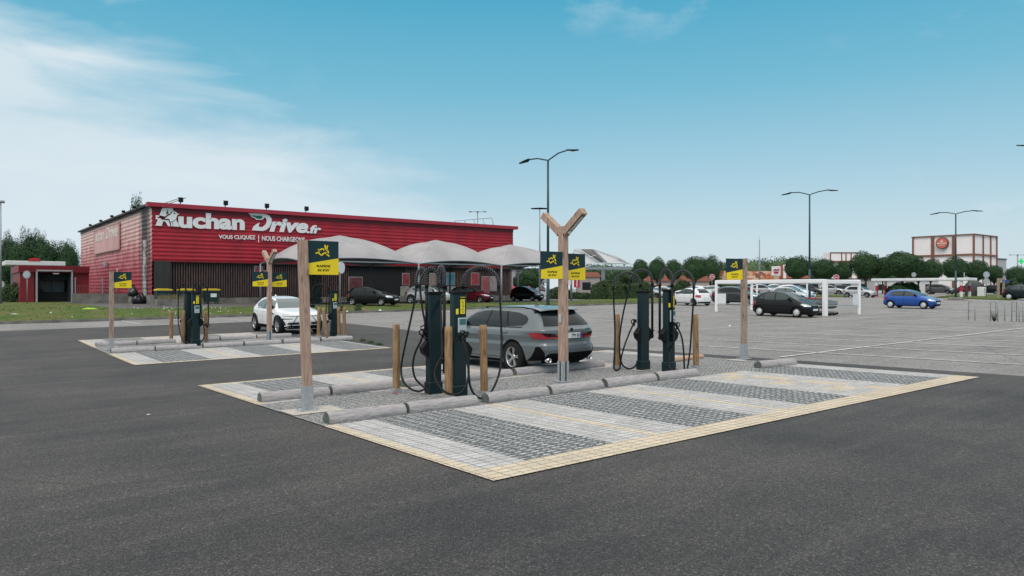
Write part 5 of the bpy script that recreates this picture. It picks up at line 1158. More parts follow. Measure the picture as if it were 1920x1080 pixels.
        w = MB(); prof = [(-1.60, 1.435), (-1.98, 1.375), (-2.0, 1.355), (-1.85, 1.345)]
        for ya, yb in zip([-.57+.114*i for i in range(10)], [-.57+.114*(i+1) for i in range(10)]):
            ca_, cb_ = -.10*(ya/.62)**4, -.10*(yb/.62)**4; z_ = lambda y: -.035*(abs(y)/.62)**3
            a = [(x-ca_*0+(.10*(ya/.62)**4 if i else 0), ya, z+z_(ya)) for i, (x, z) in enumerate(prof)]; b_ = [(x+(.10*(yb/.62)**4 if i else 0), yb, z+z_(yb)) for i, (x, z) in enumerate(prof)]
            w.add(a+b_, [(0, 1, 5, 4), (1, 2, 6, 5), (2, 3, 7, 6), (3, 0, 4, 7)], 0)
        part('roof_spoiler', w, [None])
        w = MB(); patch(w, [(-.60, 1.295), (.60, 1.295), (.56, 1.345), (-.56, 1.345)], tail(.013)); part('spoiler_painted_shadow', w, BLACK)  # black strip stands in for the shade below the spoiler
        w = MB(); w.cyl((c.fx(0, .925, -1)+.0, 0, .925), (c.fx(0, .925, -1)-.014, 0, .925), .041, n=24); ib = part('rear_badge', w, CHROME)
        w = MB(); w.cyl((c.fx(0, .925, -1)-.014, 0, .925), (c.fx(0, .925, -1)-.016, 0, .925), .036, n=24); w.cyl((c.fx(0, .925, -1)-.0155, 0, .925), (c.fx(0, .925, -1)-.0158, 0, .925), .02, n=4, mi=1); part('badge_disc', w, [BLACK, WHITE], ib)
        w = MB(); patch(w, [(-.30, 1.05), (.02, 1.035), (.02, 1.05), (-.30, 1.065)], tail(.016)); w.cyl((c.fx(0, 1.04, -1)-.01, .02, 1.045), (c.fx(0, 1.04, -1)-.03, .02, 1.045), .02, n=10); part('rear_wiper', w, BLACK)
    w = MB(); zt = c.z1; w.prism([(-1.25 if hero else -.9, zt-.015), (-1.08 if hero else -.86, zt-.01), (-1.22 if hero else -.93, zt+.055)], -.016, .016); part('roof_antenna', w, [None] if hero else BLACK)
    if style in ('ev', 'dark') or kind in ('suv',):
        for wx in c.wx:                                    # dark arch trims
            for sg in (-1, 1):
                w = MB(); pts = [];
                for k in range(17):
                    a = math.pi*(-.06+1.12*k/16); x, z = wx+c.wr*1.2*math.cos(a), c.wr+c.wr*1.2*math.sin(a); pts.append((x, sg*(c.hw(x, max(c.z0, z))+.002), z))
                w.tube(pts, .022, 5); part('arch_trim', w, BLACK)
    # wheels
    tw = .215 if hero else .18; r = c.wr; spokes = 5
    wt = MB(); wt.lathe([(r*.66, -tw/2), (r*.93, -tw/2), (r*.985, -tw/2+.03), (r, -tw/2+.06), (r, tw/2-.06), (r*.985, tw/2-.03), (r*.93, tw/2), (r*.66, tw/2)], 40, 'Y'); tyre = wt.build('tyre', TYRE, mesh_only=True)
    wr2 = MB(); wr2.lathe([(r*.70, -tw/2+.01), (r*.67, -tw/2+.0), (r*.62, -tw/2+.03), (r*.62, tw/2-.02)], 40, 'Y', mi=0)
    wr2.lathe([(r*.64, tw*.05), (.001, tw*.05)], 32, 'Y', mi=1)
    hubcap = style in ('hub', 'hubw')
    if hubcap:
        wr2.lathe([(r*.60, -tw/2+.015), (r*.45, -tw/2-.004), (r*.2, -tw/2-.008), (.001, -tw/2-.01)], 32, 'Y', mi=0)
        for k in range(9):
            a = 2*math.pi*k/9; wr2.box((r*.50*math.cos(a), -tw/2-.002, r*.50*math.sin(a)), (r*.16, .016, r*.07), M=Matrix.Rotation(-a, 4, 'Y'), mi=1)
    else:
        for k in range(spokes):
            for dd in ((-.13, .13) if style != 'ev' else (0,)):
                a = 2*math.pi*k/spokes+.35; a1 = a+dd; a0 = a+dd*.35; wd = .020 if style != 'ev' else .05
                p0, p1 = Vector((r*.13*math.cos(a0), -tw/2+.035, r*.13*math.sin(a0))), Vector((r*.64*math.cos(a1), -tw/2+.02, r*.64*math.sin(a1))); d = p1-p0; nrm = Vector((-d.z, 0, d.x)).normalized()*wd/2
                vs_ = [p0-nrm, p0+nrm, p1+nrm*1.5, p1-nrm*1.5]; vs_ += [v+Vector((0, .03, 0)) for v in vs_]; wr2.add(vs_, [(0, 1, 2, 3), (0, 4, 5, 1), (1, 5, 6, 2), (2, 6, 7, 3), (3, 7, 4, 0)], 0)
        wr2.cyl((0, -tw/2+.03, 0), (0, 0, 0), r*.17, n=20)
    rim = wr2.build('rim', [RIM_W if hubcap else RIM, RIM_D], mesh_only=True)
    PROTO[key] = (c, parts, tyre, rim, tw); return PROTO[key]
def car(kind, style, pm, loc, heading, label, group=None, name='parked_car', small=False):
    """heading: degrees anticlockwise from +x in the grid"""
    c, parts, tyre, rim, tw = car_meshes(kind, style)
    r = thing(name, label, 'car', loc, R(heading), group)
    if not (-1e9): pass
    # lie on the slope of the ground
    h = R(heading); f = Vector((math.cos(h), math.sin(h))); s_ = Vector((-f.y, f.x)); zf = (lambda x, y: PLAT) if loc[2] > .38 and loc[0] < GX1 and loc[1] > BY-.5 else G
    pt = (zf(loc[0]+f.x, loc[1]+f.y)-zf(loc[0]-f.x, loc[1]-f.y))/2; rl = (zf(loc[0]+s_.x*.5, loc[1]+s_.y*.5)-zf(loc[0]-s_.x*.5, loc[1]-s_.y*.5))
    r.rotation_euler = (math.atan(rl), -math.atan(pt), h)
    objs = []
    for nm, me, mk, par in parts:
        m2 = me
        if mk == 'BODY' or (len(me.materials) and me.materials[0] is None):
            ck = (nm, me.name, pm.name)
            if ck not in PCACHE:
                m3 = me.copy()
                for i in range(len(m3.materials)):
                    if m3.materials[i] is None: m3.materials[i] = pm
                if mk == 'BODY': 
                    mats = [pm if (x is None or i == 0) else UNDER for i, x in enumerate(m3.materials)]; m3.materials.clear(); [m3.materials.append(x) for x in mats]
                PCACHE[ck] = m3
            m2 = PCACHE[ck]
        o = link(nm, m2, r if par < 0 else objs[par]); objs.append(o)
    for wx in c.wx:
        for sg in (-1, 1):
            e = link('wheel', tyre, r, (wx, sg*(c.track-.0), c.wr)); e.rotation_euler = (0, rnd.uniform(0, 6), math.pi if sg > 0 else 0)
            link('rim', rim, e)
    return r
PCACHE = {}
def carat(px, py, kind, style, pm, heading, label, wheel='rear_right', zf=G, dy=0, **k):
    """put the contact point of the named wheel at a photograph pixel"""
    q = P(px, py, zf); c = Car(SPEC[kind]); h = R(heading); f = Vector((math.cos(h), math.sin(h))); l = Vector((-f.y, f.x))
    wx = c.wx[1] if 'rear' in wheel else c.wx[0]; sy = c.track*(1 if 'left' in wheel else -1)
    x, y = q.x-f.x*wx-l.x*sy, q.y-f.y*wx-l.y*sy
    return car(kind, style, pm, (x, y, zf(x, y)+.004), heading, label, **k)
GREY = paint('blue grey', (.125, .148, .158), .3, .38); PWHITE = paint('white', (.74, .75, .76), 0, .3); PBLACK = paint('black', (.004, .005, .006), 0, .30); PRED = paint('dark red', (.14, .004, .015), .3, .28)
PBLUE = paint('bright blue', (.004, .075, .36), .35, .28); PSILV = paint('silver', (.52, .53, .55), .45, .3); PDGREY = paint('dark grey', (.045, .05, .055), .4, .3); PMID = paint('mid grey', (.13, .135, .14), .5, .3); PNAVY = paint('navy', (.012, .04, .07), .4, .3); PTEAL = paint('dark teal', (.006, .014, .018), .1, .3)
bmw = carat(967, 697.5, 'estate', 'estate', GREY, 90, 'grey estate car seen from behind, plugged in behind the front-left charging stations', 'rear_left', name='estate_car')
# characters on its plate
cc_ = Car(SPEC['estate']); xx = cc_.fx(0, .80, -1)
for o in list(bmw.children):
    if o.name.startswith('number_plate') and o.data.vertices[0].co.x < 0:
        T_ = Matrix.Translation((xx-.0195, 0, .80)) @ Matrix.Rotation(R(-90), 4, 'Z')
        text_fit('lettering', '799 BS', -.025, .215, -.038, .038, 0, BLACK, o, .002, .012, T=T_)
T_ = Matrix.Translation((cc_.fx(-.5, .93, -1)-.012, 0, .93)) @ Matrix.Rotation(R(-90), 4, 'Z')
text_fit('model_lettering', '330e', .42, .56, -.02, .02, 0, CHROME, bmw, .004, .02, T=T_)
ev = carat(524, 627.5, 'crossover', 'ev', PWHITE, -90, 'white electric crossover facing the camera, parked in the rear charging island', 'front_right', name='electric_car')
# its charging cable, hanging from the wing
w = MB(); w.tube(cat_rom([(.98, -.93, .82), (1.0, -1.02, .80), (1.12, -1.06, .5), (1.2, -1.04, .15), (1.5, -1.1, .03), (2.4, -.9, .03), (3.2, -.4, .03)]), .016, 6); w.cyl((.98, -.90, .83), (.98, -1.0, .81), .035, n=10)
cb = w.build('charging_cable', RUBBER, None, ev.location); cb.rotation_euler = ev.rotation_euler; tag(cb, 'black charging cable plugged into the side of the white electric car', 'cable')
gD = 'cars waiting under the canopies'
carat(716, 573.2, 'compact', 'dark', PBLACK, -62, 'black hatchback waiting under the widest canopy, nearest the slatted wall', 'front_right', FLAT, group=gD)
carat(771, 569.5, 'suv', 'pale', PSILV, -62, 'white crossover under the middle canopy, behind the twin charging stations', 'rear_right', FLAT, group=gD)
carat(901, 567.5, 'compact', 'pale', PRED, -62, 'dark red hatchback under the middle canopy, half hidden by the charging cable arch', 'front_right', FLAT, group=gD)
carat(999, 564.8, 'city', 'dark', PBLACK, -70, 'black city car in the lane beside the tall dark lamp pole', 'front_right', FLAT, group=gD)
gP = 'cars in the big car park'
carat(1425, 592.3, 'round', 'hub', PBLACK, -90, 'black rounded hatchback with pale hubcaps, beside the white trolley shelter', 'rear_right', group=gP)
carat(1670, 577.5, 'hatch', 'hub', PBLUE, -90, 'bright blue hatchback driving across the open car park on the right', 'rear_right', group=gP)
carat(1301, 573.5, 'round', 'c3new', PWHITE, 80, 'white hatchback seen from behind, right of the right-hand charging station', 'rear_left', group=gP)
carat(1589, 557.6, 'hatch', 'dark', PSILV, -90, 'silver hatchback between the trolley shelter and the bright blue hatchback', 'rear_right', group=gP)
carat(1346, 571, 'suv', 'dark', PDGREY, -82, 'dark grey crossover behind the left end of the trolley shelter', 'rear_right', group=gP)
carat(1232, 559, 'compact', 'pale', PSILV, -78, 'silver hatchback seen between the two right-hand charging stations', 'front_right', group=gP)
carat(1262, 558, 'compact', 'pale', PWHITE, -80, 'white hatchback just behind the silver one, above the right-hand station', 'front_right', group=gP)
carat(1312, 562, 'suv', 'dark', PWHITE, 95, 'white crossover parked directly behind the white hatchback with red taillight', 'rear_left', group=gP)
carat(1452, 566, 'compact', 'pale', PSILV, -80, 'silver saloon whose roof shows behind the black rounded hatchback', 'rear_right', group=gP)
carat(1508, 563, 'mpv', 'pale', PWHITE, -80, 'white car with dark windscreen behind the silver saloon, seen through the trolley shelter', 'front_right', group=gP)
for px, py, k, s_, pc, hd, lb in [(1497, 553, 'mpv', 'dark', PDGREY, -80, 'dark people carrier behind the planted strip, left of the tall lamp pole'), (1540, 552, 'compact', 'dark', PSILV, -80, 'silver hatchback just right of the tall lamp pole, beyond the planted strip'),
        (1567, 552, 'compact', 'dark', PNAVY, -80, 'navy hatchback seen above the trolley handles, beyond the planted strip'), (1381, 553, 'compact', 'hub', PRED, -80, 'small red car far behind the rightmost wooden signpost'), (1412, 553, 'mpv', 'dark', PSILV, -80, 'grey people carrier far behind the trolley shelter, left part'),
        (1440, 552, 'mpv', 'pale', PWHITE, -80, 'white van-like car far behind the white shelter post'), (1325, 553, 'compact', 'pale', PWHITE, -80, 'pale car far behind, under the no-entry sign'),
        (1742, 551.5, 'mpv', 'dark', PMID, -90, 'mid grey people carrier under the red and white pillared shelter'), (1776, 549, 'compact', 'dark', PSILV, -90, 'silver car just visible beyond the mid grey people carrier')]:
    carat(px, py, k, s_, pc, hd, lb, 'rear_right', group=gP)
carat(1822, 550.5, 'compact', 'dark', PRED, 95, 'dark red car between the shelter pillar and the double round signs', 'rear_left', group=gP)
carat(1868, 552, 'compact', 'dark', PBLACK, 92, 'black car seen from behind, right of the double round signs', 'rear_left', group=gP)
carat(1892, 562.5, 'suv', 'hub', PTEAL, -90, 'black estate-like car cut off by the right edge of the view', 'rear_right', group=gP)
for px, py, k, pc, hd, lb in [(978, 546, 'compact', PWHITE, -85, 'leftmost white car far behind the black city car'), (1000, 545, 'compact', PWHITE, -85, 'second white car far behind the black city car'), (1020, 547, 'compact', PDGREY, 95, 'dark car far behind, just left of the forked post'), (1040, 545, 'mpv', PWHITE, -85, 'white van far behind the forked post'), (1212, 548, 'compact', PMID, -85, 'grey car half hidden by the tall hedge')]:
    carat(px, py, k, 'pale', pc, hd, lb, 'rear_right', group='far cars behind the hedge')
# ================================================================== LAMP POLES, SIGNS, SHELTERS
def pole(x, y, z, h, label, ly=(1.9, 1.9), cat='street lamp', rz=0, rise=(.25, .55), group='tall dark street lamps'):
    r = thing('street_lamp', label, cat, (x, y, z), rz, group)
    w = MB(); w.cyl((0, 0, 0), (0, 0, h*.32), .105, .10, 14); w.cyl((0, 0, h*.32), (0, 0, h), .085, .065, 12); w.build('pole', DARKGREEN, r)
    for sg, L_, rs in ((-1, ly[0], rise[0]), (1, ly[1], rise[1])):
        w = MB(); e = Vector((0, sg*L_, h+rs)); w.tube([(0, 0, h-.1), (0, sg*.08, h+.02), (0, sg*L_*.55, h+rs*.85), e], .045, 8)
        a = w.build('arm', DARKGREEN, r)
        w = MB(); d = Vector((0, sg, -.16 if rs < .4 else .12)).normalized(); 
        b_ = e+d*.95; nrm = Vector((1, 0, 0)); up = Vector((0, 0, 1))
        vs = [e-nrm*.09-up*.02, e+nrm*.09-up*.02, e+d*.3+nrm*.19-up*.05, b_+nrm*.06, b_-nrm*.06, e+d*.3-nrm*.19-up*.05]; vs += [v+up*(.10 if 0 < i_ < 3 else .07) for i_, v in enumerate(vs)]
        w.add(vs, [(5, 4, 3, 2, 1, 0), (6, 7, 8, 9, 10, 11)]+[(i_, (i_+1) % 6, 6+(i_+1) % 6, 6+i_) for i_ in range(6)]); w.build('lamp_head', BLACK, a)
    return r
q = Q(1027.5, 573, 45); q.z = G(q.x, q.y)
pole(q.x, q.y, q.z-.02, CZ+(540-300)/F*45-q.z, 'tallest dark lamp pole, directly behind the grey estate car', (1.75, 1.85), rise=(.36, .30))
q = Q(1518, 556, 64); pole(q.x, q.y, G(q.x, q.y), CZ+(540-365)/F*64-G(q.x, q.y), 'dark lamp pole rising behind the white trolley shelter', (1.6, 1.75), rise=(.22, .35))
q = P(1792, 563); t = q.x*ST+q.y*CT; l3 = pole(q.x, q.y, q.z+.3, CZ+(540-401)/F*t-q.z-.3, 'dark lamp pole on a round concrete base beside the red and white shelter pillar', (1.55, 1.55), rise=(.20, .25))
w = MB(); w.cyl((0, 0, -.32), (0, 0, .02), .75, .7, 20); w.cyl((0, 0, -.32), (0, 0, -.24), 1.15, 1.1, 20); w.build('concrete_base', CONC_D, l3)
q = Q(1919.5+20, 560, 55); pole(q.x+.3, q.y-.9, G(q.x, q.y), CZ+(540-283)/F*55-.3, 'lamp pole mostly outside the right edge, only its head in view', (1.1, 1.2))
def mast(px, ptop, t, label, kind, pb=None):
    q = Q(px, 545, t); z = PLAT if q.x < GX1 else G(q.x, q.y); h = CZ+(540-ptop)/F*t-z
    r = thing('light_mast', label, 'light mast', (q.x, q.y, z), TH*0, 'far light masts')
    MB().cyl((0, 0, 0), (0, 0, h), .11*t/80, .05*t/80, n=10).build('mast_pole', GREYPOST, r)
    rt = Vector((CT, -ST, 0)); 
    if kind == 'cluster':
        w = MB(); k = t/110
        for i in range(-3, 4): 
            c = rt*(i*.36*k)+Vector((0, 0, h+.05-.02*abs(i))); w.bbox(c, (.3*k, .5*k, .16*k), .02)
        w.box((0, 0, h-.08), (2.4*k*CT, .1, .1), rz=-TH); w.build('floodlight_row', BLACK, r)
    elif kind == 'twin':
        w = MB(); w.tube([rt*-.9*t/90+Vector((0, 0, h)), rt*.9*t/90+Vector((0, 0, h))], .04)
        for s_ in (-.9, 0, .9): w.bbox(rt*s_*t/90+Vector((0, 0, h)), (.35, .4, .14), .02)
        w.build('lamp_bar', GREYPOST, r)
    elif kind == 'aerial':
        w = MB(); w.tube([(0, 0, h*.99), (0, 0, h*1.08)], .02); w.lathe([(.0, 0), (.28, .05), (.3, .14), (0, .3)], 10, c=(0, 0, h*.53)); w.tube([rt*-.5+Vector((0, 0, h*.60)), rt*.5+Vector((0, 0, h*.60))], .05); w.build('camera_ring', GREYPOST, r)
    elif kind == 'dish':
        w = MB(); w.cyl(Vector((0, 0, h-.1)), Vector((0, 0, h+.1)), .3, .25, 14); w.build('lamp_hood', STEEL, r)
    return r
mast(1012, 391, 115, 'thin mast with a wide row of floodlights, left of the tallest lamp pole', 'cluster')
mast(895.5, 397, 110, 'small mast with three lamps showing over the right end of the red building', 'twin')
mast(1424, 450, 150, 'thin aerial mast far off, right of the rightmost wooden signpost', 'aerial')
mast(123.5, 462, 120, 'grey mast with a round hood standing before the left trees', 'dish')
mast(1.5, 378, 60, 'pale grey pole at the left edge of the view', 'dish')
mast(1908, 478, 150, 'thin lamp mast over the grey wing at the far right', 'twin')

def roundsign(px, pyc, rpx, pyb, t, label, style, zf=None, group='road signs'):
    q = Q(px, 545, t); z = (zf or G)(q.x, q.y); zc = CZ+(540-pyc)/F*t-z; rr = rpx/F*t
    ang = math.atan2(CT, ST)-R(90)
    r = thing('road_sign', label, 'road sign', (q.x, q.y, z), ang, group)
    MB().cyl((0, 0, 0), (0, 0, zc+rr*(.9 if style != 'octback' else 1)), .035, n=10).build('sign_pole', GREYPOST, r)
    def disc(r_, y, m_, nm, par=r, n=28, sq=None):
        w = MB()
        if sq: w.box((0, y, zc), (r_*2, .01, sq))
        else: w.cyl((0, y+.008, zc), (0, y-.008, zc), r_, n=n)
        return w.build(nm, m_, par)
    if style == 'noentry':
        d = disc(rr, -.06, mat('sign white red', (.60, .42, .42), .5), 'sign_plate'); disc(rr*.74, -.072, mat('sign red', (.42, .02, .05), .5), 'red_disc', d); disc(rr*.5, -.085, WHITE, 'white_bar', d, sq=rr*.24)
    elif style == 'octback': disc(rr, -.06, GREYPOST, 'sign_plate', n=8); disc(rr*.8, -.075, mat('sign back grey', (.36, .40, .44), .6), 'sign_back', n=8)
    elif style == 'side': 
        w = MB(); w.cyl((-.02, 0, zc), (.02, 0, zc), rr, n=24); o = w.build('sign_plate', WHITE, r); o.rotation_euler = (0, 0, R(-22)); o.location = (.1, -.05, 0)
    elif style == 'double':
        disc(rr, -.06, mat('sign back grey', (.36, .40, .44), .6), 'sign_plate'); w = MB(); w.cyl((0, -.052, zc-rr*2.1), (0, -.068, zc-rr*2.1), rr, n=28); w.build('sign_plate', mat('sign back grey', (.36, .40, .44), .6), r)
    elif style == 'grey': disc(rr, -.06, STEEL, 'sign_plate')
    return r
roundsign(51, 515, 8, 565, 60, 'octagonal sign seen from behind on a grey pole, before the loading annexe', 'octback', lambda x, y: PLAT)
roundsign(3, 533, 6.5, 560, 62, 'round grey sign at the left edge of the view', 'grey', lambda x, y: PLAT)
roundsign(637.5, 502, 11, 590, 50, 'round sign seen edge-on behind the nearest wooden signpost', 'side', lambda x, y: bankz(x, y) if KY < y < BY else G(x, y))
roundsign(1335, 519, 5.2, 545, 95, 'no-entry sign left of the white trolley shelter', 'noentry')
roundsign(1568, 520, 5.5, 550, 100, 'no-entry sign showing over the trolley shelter roof', 'noentry')
roundsign(1713, 515, 4.5, 540, 105, 'small round grey sign over the roof of the red and white shelter', 'grey')
roundsign(1849, 515, 6, 555, 84, 'two round grey sign backs, one above the other, on one pole', 'double')
# small no-entry poles, display etc. by the pedestrian way
q = P(1070, 563, FLAT); r = thing('directional_post', 'slim dark blue post with a small white plate, right of the forked post', 'post', q)
MB().cyl((0, 0, 0), (0, 0, 2.9), .07, n=10).build('post', GREYPOST, r); MB().box((-.2, 0, 2.3), (.5, .04, 1.3), rz=-TH).build('sign_plate', WHITE, r)
q = Q(1081, 528, 92); r = thing('red_banner', 'small red banner with a white stripe, beside the long hedge', 'banner', (q.x, q.y, PLAT)); MB().cyl((0, 0, 0), (0, 0, 2.9), .04, n=8).build('pole', GREYPOST, r)
w = MB(); w.box((0, -.05, 2.1), (.75, .03, 1.4), rz=-TH); w.box((0, -.08, 2.1), (.12, .03, 1.2), rz=-TH, mi=1); w.build('banner_cloth', [mat('sign red', (.42, .02, .05), .5), WHITE], r)
for px, py, lb in ((963, 537, 'tall red bag-like cart cover left of the far white cars'), (991, 532, 'small red cart cover between the far white cars')):
    q = Q(px, py, 96); r = thing('red_cart_cover', lb, 'cart cover', (q.x, q.y, PLAT), 0, 'red covers among the far cars'); w = MB(); w.lathe([(.35, 0), (.45, .5), (.42, 1.1), (.25, 1.5), (.02, 1.6)], 12); w.build('cover', mat('sign red', (.42, .02, .05), .5), r)

# trolley shelter (white frame)
A0 = P(1547, 593); A1 = P(1343, 584); A1 = Vector((A0.x, A1.y, 0)); 
t = onX(1343, A0.x); A1.y = Q(1343, 580, t).y; t2 = onY(1611, A0.y); B0x = Q(1611, 580, t2).x
sh = thing('trolley_shelter', 'white tube-framed trolley shelter with clear side panels, behind the black rounded hatchback', 'shelter', (A0.x, A0.y, G(A0.x, A0.y)))
LY, LX = A1.y-A0.y, B0x-A0.x; HS = CZ+(540-524)/F*onY(1547, A0.y)-G(A0.x, A0.y)
def rframe(w, p0, p1, h, s, base=0):              # rounded portal between two ground points
    p0, p1 = Vector(p0), Vector(p1); d = (p1-p0).normalized(); r_ = .28; up = Vector((0, 0, 1)); pts = [p0, p0+up*(h-r_)]
    for k in range(1, 6): a = math.pi/2*k/6; pts.append(p0+up*(h-r_)+d*(r_-r_*math.cos(a))+up*(r_*math.sin(a)))
    pts.append(p0+up*h+d*r_); pts.append(p1+up*h-d*r_)
    for k in range(1, 6): a = math.pi/2*k/6; pts.append(p1+up*(h-r_)-d*(r_-r_*math.sin(a))+up*(r_*math.cos(a)))
    pts += [p1+up*(h-r_), p1]; w.tube(pts, s, 8)
WH2 = mat('bright white frame', (.86, .86, .87), .5)
for p0, p1 in (((0, 0), (0, LY)), ((0, 0), (LX, 0)), ((LX, 0), (LX, LY)), ((0, LY), (LX, LY))):
    w = MB(); cx_, cy_ = (p0[0]+p1[0])/2, (p0[1]+p1[1])/2; lx, ly = abs(p1[0]-p0[0]), abs(p1[1]-p0[1]); hz_ = HS-.03*(lx > .1)
    w.bbox((cx_, cy_, hz_-.10), (max(lx-.13, .12), max(ly-.13, .12), .24), .03); w.build('top_beam', WH2, sh)
for (x_, y_) in ((0, LY), (LX, 0), (LX, LY)): MB().bbox((x_, y_, HS/2), (.16, .16, HS+.01), .03).build('frame_post', WH2, sh)
MB().bbox((0, 0, HS/2), (.30, .24, HS+.02), .03).build('corner_post', WH2, sh)
for k in (.48, .97): 
    for x_ in (LX,): MB().cyl((x_, LY*k-.2, 0), (x_, LY*k-.2, HS-.2), .05, n=10).build('back_post', WHITE, sh)
for (x_, y_) in ((.0, LY-.75), (LX-.75, 0)):
    w = MB(); w.box((x_+(.35 if y_ == 0 else 0), y_+(.35 if y_ else 0), .95), (.04 if y_ else .75, .75 if y_ else .04, .75)); w.build('notice_board', WHITE, sh)
w = MB(); w.tube([(0, .2, .62), (0, LY-.2, .62)], .03); w.tube([(LX, .1, .62), (LX, LY-.1, .62)], .03); w.tube([(.3, 0, .62), (LX-.2, 0, .62)], .03); w.build('side_rail', STEEL, sh)
# trolleys
tg = thing('shopping_trolley', 'wire shopping trolley nested in the row inside the white shelter', 'shopping trolley', (0, 0, 0), 0, 'nested shopping trolleys'); WIRE = mat('wire', (.20, .24, .25), .4, metal=.6)
w = MB()
def seg(a, b_): w.tube([a, b_], .011, 4)
c8 = [(-.24, -.42, .42), (.24, -.42, .42), (.28, .42, .42), (-.28, .42, .42), (-.25, -.5, .82), (.25, -.5, .82), (.31, .45, .98), (-.31, .45, .98)]
for a, b_ in ((0,1),(1,2),(2,3),(3,0),(4,5),(5,6),(6,7),(7,4),(0,4),(1,5),(2,6),(3,7)): seg(c8[a], c8[b_])
V8 = [Vector(p) for p in c8]
for f in [i/9 for i in range(1, 9)]:
    for (a, b_, c, d) in ((0, 3, 4, 7), (1, 2, 5, 6)): seg(V8[a].lerp(V8[b_], f), V8[c].lerp(V8[d], f))
    seg(V8[0].lerp(V8[3], f), V8[1].lerp(V8[2], f)); seg(V8[0].lerp(V8[1], f), V8[4].lerp(V8[5], f))
for f in (.33, .66):
    for (a, b_, c, d) in ((0, 4, 3, 7), (1, 5, 2, 6)): seg(V8[a].lerp(V8[b_], f), V8[c].lerp(V8[d], f))
w.build('wire_basket', WIRE, tg)
w = MB(); 
for s_ in (-1, 1): w.tube([(s_*.29, .46, 1.0), (s_*.27, .50, .45), (s_*.26, .45, .18), (s_*.22, -.5, .16)], .013, 6)
w.build('chassis', WIRE, tg)
MB().cyl((-.32, .5, 1.02), (.32, .5, 1.02), .022, n=8).build('handle', mat('trolley red', (.35, .02, .04), .5), tg)
for x_ in (-.24, .24):
    for y_ in (-.46, .42): MB().cyl((x_-.015, y_, .07), (x_+.015, y_, .07), .07, n=12).build('castor', BLACK, tg)
n_t = 10
for row in range(3):
    for k in range(n_t):
        o = tg if (row, k) == (0, 0) else copy_tree(tg)
        x_, y_ = A0.x+.75+row*.78, A0.y+.45+.36*k+row*.3; o.location = (x_, y_, G(x_, y_)+.01)
# second shelter with red and white pillars
S0 = P(1805, 558.5); X2 = S0.x; t = onX(1644, X2); S1 = Q(1644, 556, t)
HS2 = CZ+(540-523.5)/F*(S0.x*ST+S0.y*CT)-S0.z
s2 = thing('pillared_shelter', 'long flat white roofed shelter on red and white pillars, behind the bright blue car', 'shelter', (X2, S0.y, S0.z))
MB().bbox((1.2, (S1.y-S0.y)/2, HS2), (3.0, S1.y-S0.y+1.2, .34), .06).build('roof_slab', WHITE, s2)
for (x_, y_) in ((0, .15), (0, S1.y-S0.y), (2.4, .15), (2.4, S1.y-S0.y)):
    w = MB(); n_ = 3
    for k in range(3): w.cyl((x_, y_, HS2*k/3), (x_, y_, HS2*(k+1)/3), .17, n=12, mi=k % 2 if y_ < 1 else (0 if k == 2 else 1), caps=False)
    w.build('pillar', [WHITE, mat('sign red', (.42, .02, .05), .5)], s2)
MB().cyl((1, .2, HS2), (1, .2, HS2+.8), .05, n=8).build('vent_pipe', STEEL, s2)
# bins and bits on the right island
q = P(1826, 556); r = thing('recycling_container', 'dark grey dome topped recycling container near the double round signs', 'container', q); w = MB(); w.lathe([(.95, 0), (1.0, .1), (.95, 1.5), (.8, 1.75), (.3, 2.0), (.01, 2.05)], 16); w.build('container_body', mat('container grey', (.05, .055, .06), .7), r)
MB().bbox((0, -.95, 1.35), (.5, .12, .25), .02).build('flap', BLACK, r)
q = P(1841, 556.5); r = thing('white_cabinet', 'low white cabinet with a dark opening beside the recycling container', 'cabinet', q)
w = MB(); w.bbox((-.35, 0, .6), (.3, .7, 1.2), .02); w.bbox((.35, 0, .6), (.3, .7, 1.2), .02); w.bbox((0, 0, 1.1), (.5, .68, .25), .02); w.build('cabinet_body', WHITE, r); MB().box((0, .1, .5), (.42, .3, .9)).build('opening', BLACK, r)
q = P(1872, 560); r = thing('timber_gate_frame', 'weathered wooden goalpost-like frame before the black car', 'frame', q); 
for s_ in (0, 1): timber_post(MB(), .22, 0, 2.3, s_*1.9, s_*.1).build('post', TIMBER_OLD, r)
MB().box((.95, .05, 2.2), (2.0, .2, .2), rz=.05).build('beam', TIMBER_OLD, r)
MB().cyl((2.05, -.2, 1.95), (1.99, -.22, 1.95), .22, n=20).build('blue_sign_disc', mat('sign blue', (.02, .08, .28), .5), r)
# bicycle racks
gb = 'steel bicycle racks at the right'
def rack(pxs, pyb, label, hh=.95):
    q = P(*pxs[0], ) if isinstance(pxs[0], tuple) else P(pxs[0], pyb); e = P(pxs[1], pyb+.6); r = thing('bicycle_rack', label, 'bicycle rack', q, 0, gb); d = e-q; L_ = d.length; d.normalize()
    w = MB(); w.tube([Vector((0, 0, 0)), Vector((0, 0, hh-.05)), Vector((0, 0, hh))+d*.05, Vector((0, 0, hh))+d*(L_-.05), Vector((0, 0, hh-.05))+d*L_, d*L_], .024, 8); w.build('hoop', STEEL, r)
    w = MB(); w.tube([Vector((0, 0, hh*.52)), Vector((0, 0, hh*.52))+d*L_], .02, 6); w.build('cross_bar', STEEL, r)
    return r
rack((1816, 1828), 600, 'leftmost narrow steel bicycle rack on the open asphalt'); rack((1857, 1871), 602, 'bicycle rack with weeds at its foot, second from the left'); rack((1867, 1884), 601, 'bicycle rack in the middle of the group at the right'); rack((1897, 1911), 603, 'bicycle rack near the right edge of the view'); rack((1906, 1918), 603, 'last bicycle rack, touching the right edge of the view')
q = P(1864, 603); w = MB()
for k in range(90): a = rr_.uniform(0, 6.28); h = rr_.uniform(.1, .6); w.add([(-.02, 0, 0), (.02, 0, 0), (math.cos(a)*.16, math.sin(a)*.16, h)], [(0, 1, 2)])
